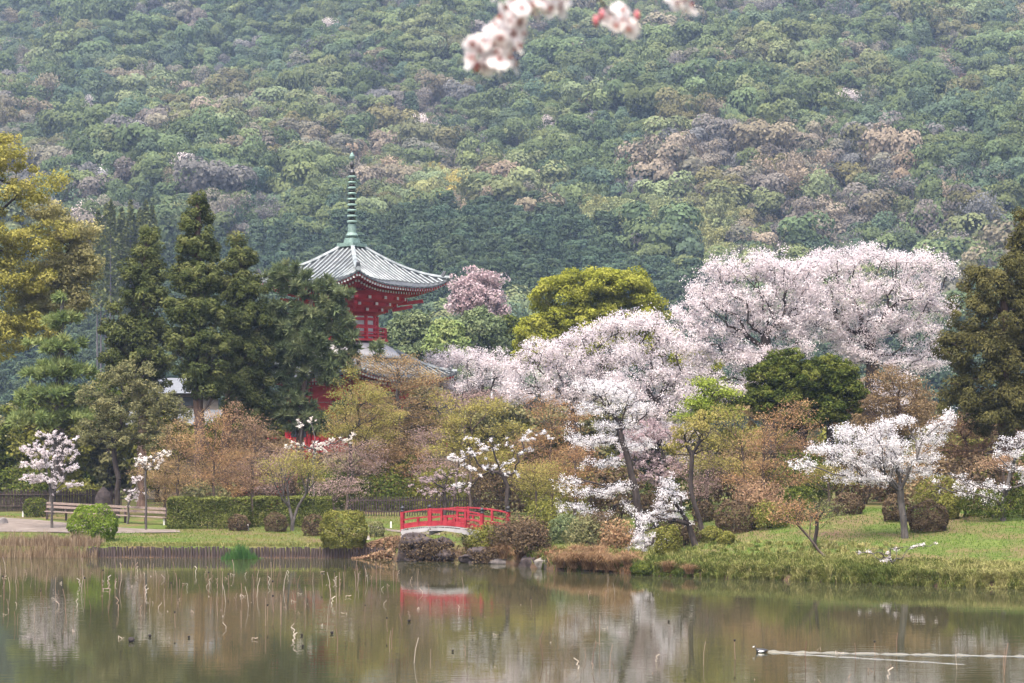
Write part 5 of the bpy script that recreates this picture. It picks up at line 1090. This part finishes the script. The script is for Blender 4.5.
while nst < 298:
    u = random.random()
    if u < .75: px, py = random.uniform(0, 400), 572+abs(random.gauss(0, 30))
    elif u < .92: px, py = random.uniform(380, 620), random.uniform(580, 680)
    else: px, py = random.uniform(600, 1020), random.uniform(650, 690)
    if py > 690 or py < 568: continue
    k = random.randrange(28); o = link('lotus_stalk', SM[k]); x, Y = pond(px, py); o.location = (x, Y, 0); s = random.uniform(.55, 1.05); o.scale = (s, s, s); o.rotation_euler.z = random.uniform(-.5, .5) + random.choice((0, math.pi)); s = 1
    if k % 14 == 3: tag(o, 'dead lotus stalk ending in a dark seed head, standing in the pond', 'lotus stalk', 'lotus stalks with seed heads')
    else: tag(o, 'thin dead lotus stalk without a seed head, standing in the pond', 'lotus stalk', 'bare lotus stalks'); 
    nst += 1
podm = MB(); podm.lathe([(.02, -.05), (.07, -.02), (.1, .04), (.11, .09), (.08, .12), (.03, .13)], k=12)
podo = podm.build('seed_pod', M['pod'], None, True)
for i, (px, py) in enumerate([(131, 642), (302, 636), (332, 634), (303, 647), (453, 652), (150, 637), (669, 622), (189, 638), (409, 622)]):
    o = podo if i == 0 else podo.copy()
    if i: COL.objects.link(o)
    x, Y = pond(px, py); o.location = (x, Y, .02); s = .9 if i == 0 else random.uniform(.3, .5); o.scale = (s, s, s); o.rotation_euler = (random.uniform(-.6, .6), random.uniform(-.6, .6), i)
    tag(o, 'large black lotus seed pod floating left of the others' if i == 0 else 'small black lotus seed pod floating on the pond', 'seed pod', None if i == 0 else 'small floating lotus seed pods')
# duck (a dark diving duck heading left)
x, Y = pond(761, 652.5); duck = empty('duck', (x, Y, 0)); tag(duck, 'dark duck with pale flank swimming left ahead of its long wake', 'duck')
def ring_loft(mb, secs, k=12, mi=0):
    V = [(cx, ry*math.cos(2*math.pi*j/k), cz+rz*math.sin(2*math.pi*j/k)) for cx, cz, ry, rz in secs for j in range(k)]; n = len(secs)
    mb.add(V, [(i*k+j, (i+1)*k+j, (i+1)*k+(j+1) % k, i*k+(j+1) % k) for i in range(n-1) for j in range(k)]+[tuple(range(k)), tuple((n-1)*k+j for j in range(k))[::-1]], mi)
m = MB(); ring_loft(m, [(.20, .075, .01, .008), (.16, .06, .045, .03), (.09, .045, .085, .065), (0, .035, .10, .08), (-.08, .04, .09, .075), (-.13, .06, .06, .06), (-.145, .10, .042, .045), (-.15, .135, .036, .036), (-.155, .165, .042, .042), (-.165, .19, .034, .026), (-.17, .205, .012, .008)])
m.build('body', M['black_metal'], duck, True)
m = MB(); ring_loft(m, [(-.19, .165, .022, .014), (-.225, .155, .022, .008), (-.245, .153, .01, .004)], 8); m.build('bill', M['pole'], duck)
for sgn in (-1, 1):
    m = MB(); m.tube([(-.09, sgn*.082, .03), (-.02, sgn*.098, .035), (.08, sgn*.085, .045)], [.015, .035, .012], 8); m.build('flank', M['white_end'], duck, True)
def wake(label, px0, py0, px1, py1, w0, w1, hh, n=60):
    a, b = np.array((*pond(px0, py0), 0)), np.array((*pond(px1, py1), 0)); d = unit(b-a); s = np.array((-d[1], d[0], 0)); V = []
    prof = [(-1, -.004), (-.55, .35), (0, 1), (.55, .35), (1, -.004)]
    for k in range(n+1):
        t = k/n; w = w0+(w1-w0)*t; h = hh*(.55+.45*math.sin(k*1.9)*math.sin(k*.7+1))*(1-.35*t); c = a+(b-a)*t+s*.03*math.sin(k*.8)
        for e, q in prof: V.append(c+s*w*e+np.array((0, 0, h*q if q > 0 else q)))
    f = np.array([(k*5+i, (k+1)*5+i, (k+1)*5+i+1, k*5+i+1) for k in range(n) for i in range(4)])
    o = link('water_wake', np_mesh('water_wake', np.array(V), [f], None, [M['wake']], None, True)); tag(o, label, 'wake', kind='structure')
m_, nt, N, L = mat('wake_glint_water'); b_ = N('ShaderNodeBsdfPrincipled'); b_.inputs['Base Color'].default_value = (.14, .13, .10, 1); b_.inputs['Roughness'].default_value = .12; b_.inputs['IOR'].default_value = 1.33  # paler than the pond water: the sky glint on the ripples is painted in
o_ = N('ShaderNodeOutputMaterial'); L(b_.outputs[0], o_.inputs[0]); M['wake'] = m_
wake('long bright ripple trailing right from the duck', 768, 652.2, 1130, 658.5, .10, .16, .075)
wake('fainter ripple of the wake diverging nearer', 772, 653, 965, 664.5, .06, .14, .04, 40)

# ------------------------------------------------------------------ blossoming twig close to the camera
BY = 2.35
twig_root = empty('cherry_branch', at(570, -70, BY)); tag(twig_root, 'out of focus white cherry blossom branch hanging in at the top of the picture', 'branch')
o0 = np.array(twig_root.location); tw = MB()
def P(px, py, dy=0): return at(px, py, BY+dy)-o0
for line, r0_ in (([(760, -95), (680, -80), (570, -70), (470, -85)], .006), ([(575, -70), (555, -30), (525, 5), (500, 30), (488, 50)], .003), ([(560, -70), (585, -20), (606, 8), (621, 22)], .0022), ([(690, -80), (688, -30), (683, -5)], .0022), ([(545, -20), (553, 0)], .0018)):
    tw.tube([P(*q) for q in line], np.linspace(r0_, r0_*.6, len(line)), 6)
tw.build('twig', M['bark_dark'], twig_root)
# one flower: five notched petals, stamens
V, fs, tt = [], [], []
for k in range(5):
    a = 2*math.pi*k/5; base = len(V)
    for rr in (0.0, .35, .7, .95, 1.0):
        wdt = {0.0: .06, .35: .34, .7: .46, .95: .34, 1.0: .16}[rr]
        for e in (-1, 0, 1):
            q = np.array((rr-(.08 if e == 0 and rr == 1 else 0), e*wdt, .22*rr*rr+.10*abs(e)*rr)); V.append((q[0]*math.cos(a)-q[1]*math.sin(a), q[0]*math.sin(a)+q[1]*math.cos(a), q[2]+.012*(k % 2)))
    for i in range(4):
        for j in range(2): fs.append((base+i*3+j, base+(i+1)*3+j, base+(i+1)*3+j+1, base+i*3+j+1)); tt.append((.15, .5, .8, 1)[i])
pm = np_mesh('petals', np.array(V)*.0175, [np.array(fs)], tt, [M['petal']], None, True)
sm = MB(); 
for k in range(14):
    a = k*2.4; rr = .12+.02*(k % 5); sm.tube([(0, 0, 0), (rr*.4*math.cos(a), rr*.4*math.sin(a), .25), (rr*2*math.cos(a), rr*2*math.sin(a), .5)], [.02, .015, .03], 4)
sm.lathe([(.03, -.55), (.05, -.3), (.16, -.12), (.14, .05), (.05, .1)], k=8)
so = sm.build('stamens', M['stamen']); so.data.transform(__import__('mathutils').Matrix.Scale(.0175, 4)); stm = so.data; bpy.data.objects.remove(so)
def flower(px, py, dy, s, tilt):
    f_ = link('blossom', pm, twig_root); f_.location = P(px, py, dy); f_.rotation_euler = (R(90)+tilt[0], tilt[1], tilt[2]); f_.scale = (s,)*3
    c_ = link('stamens', stm, f_)
rf = random.Random(11)
for cx, cy, sx, sy, n in ((492, 52, 27, 21, 17), (508, 28, 18, 16, 11), (528, 4, 24, 13, 11), (553, 2, 14, 10, 6), (500, -12, 26, 12, 5), (622, 20, 14, 14, 5), (683, -2, 14, 12, 5), (640, -30, 20, 10, 3), (720, -40, 20, 10, 3)):
    for k in range(n): a = k*2.4; q = math.sqrt((k+.5)/n); flower(cx+sx*q*math.cos(a), cy+sy*q*math.sin(a), rf.uniform(-.03, .03), rf.uniform(.62, .9), (rf.uniform(-.9, .9), rf.uniform(-.9, .9), rf.uniform(0, 6)))
for px, py in ((596, 20), (602, 14), (637, 15), (634, 25), (520, 42), (476, 66)):
    b = MB(); b.lathe([(.001, -.008), (.003, -.004), (.0038, .0), (.0025, .004), (.0005, .006)], P(px, py), 8); b.build('bud', M['bud'], twig_root, True)

# ------------------------------------------------------------------ haze, light, camera
import os
HAZE = .00014
bx = MB(); bx.box((0, 740, 170), (2600, 1900, 420)); hz_ = bx.build('haze', M['water']); hz_.data.materials.clear()
m_, nt, N, L = mat('haze_air'); pv = N('ShaderNodeVolumePrincipled'); pv.inputs['Color'].default_value = (.50, .66, 1.0, 1); pv.inputs['Density'].default_value = HAZE; pv.inputs['Anisotropy'].default_value = .0
o_ = N('ShaderNodeOutputMaterial'); L(pv.outputs[0], o_.inputs['Volume']); hz_.data.materials.append(m_); tag(hz_, 'thin bluish spring haze over the pond and hill', 'haze', kind='stuff')
hz_.display_type = 'WIRE'

w = bpy.data.worlds.new('World'); sc.world = w; w.use_nodes = True; nt = w.node_tree; nt.nodes.clear()
sk = nt.nodes.new('ShaderNodeTexSky'); sk.sky_type = 'NISHITA'; sk.sun_disc = False; sk.sun_elevation = R(66); sk.sun_rotation = R(205); sk.dust_density = 7; sk.air_density = .8; sk.ozone_density = .9
bg = nt.nodes.new('ShaderNodeBackground'); bg.inputs[1].default_value = .10; ow = nt.nodes.new('ShaderNodeOutputWorld')
nt.links.new(sk.outputs[0], bg.inputs[0]); nt.links.new(bg.outputs[0], ow.inputs[0])
sl = bpy.data.lights.new('sun', 'SUN'); sl.energy = 1.5; sl.angle = R(35); sl.color = (1, .96, .9); so = bpy.data.objects.new('sun', sl); COL.objects.link(so)
# sun_rotation is clockwise from +Y: the sun stands behind the camera, a little to the left
az = R(205); el = R(66); dv = np.array((math.sin(az)*math.cos(el), math.cos(az)*math.cos(el), math.sin(el)))
from mathutils import Vector
so.rotation_euler = Vector(dv).to_track_quat('Z', 'Y').to_euler()

cam = bpy.data.cameras.new('camera'); co = bpy.data.objects.new('camera', cam); COL.objects.link(co); co.location = (0, 0, CAMZ); co.rotation_euler = (R(90), 0, 0)
cam.lens = 70; cam.sensor_width = 36; cam.shift_y = (HZ-341.5)/1024; cam.clip_start = .1; cam.clip_end = 4000
cam.dof.use_dof = True; cam.dof.focus_distance = 108; cam.dof.aperture_fstop = 10
sc.camera = co
v = sc.view_settings; v.view_transform = 'Standard'; v.look = 'None'; v.exposure = 2.18; v.gamma = 1; v.use_curve_mapping = False
cy = sc.cycles; cy.use_denoising = True; cy.max_bounces = 6; cy.diffuse_bounces = 2; cy.glossy_bounces = 2; cy.transmission_bounces = 2; cy.volume_bounces = 1; cy.transparent_max_bounces = 2
cy.caustics_reflective = False; cy.caustics_refractive = False; cy.sample_clamp_indirect = 4
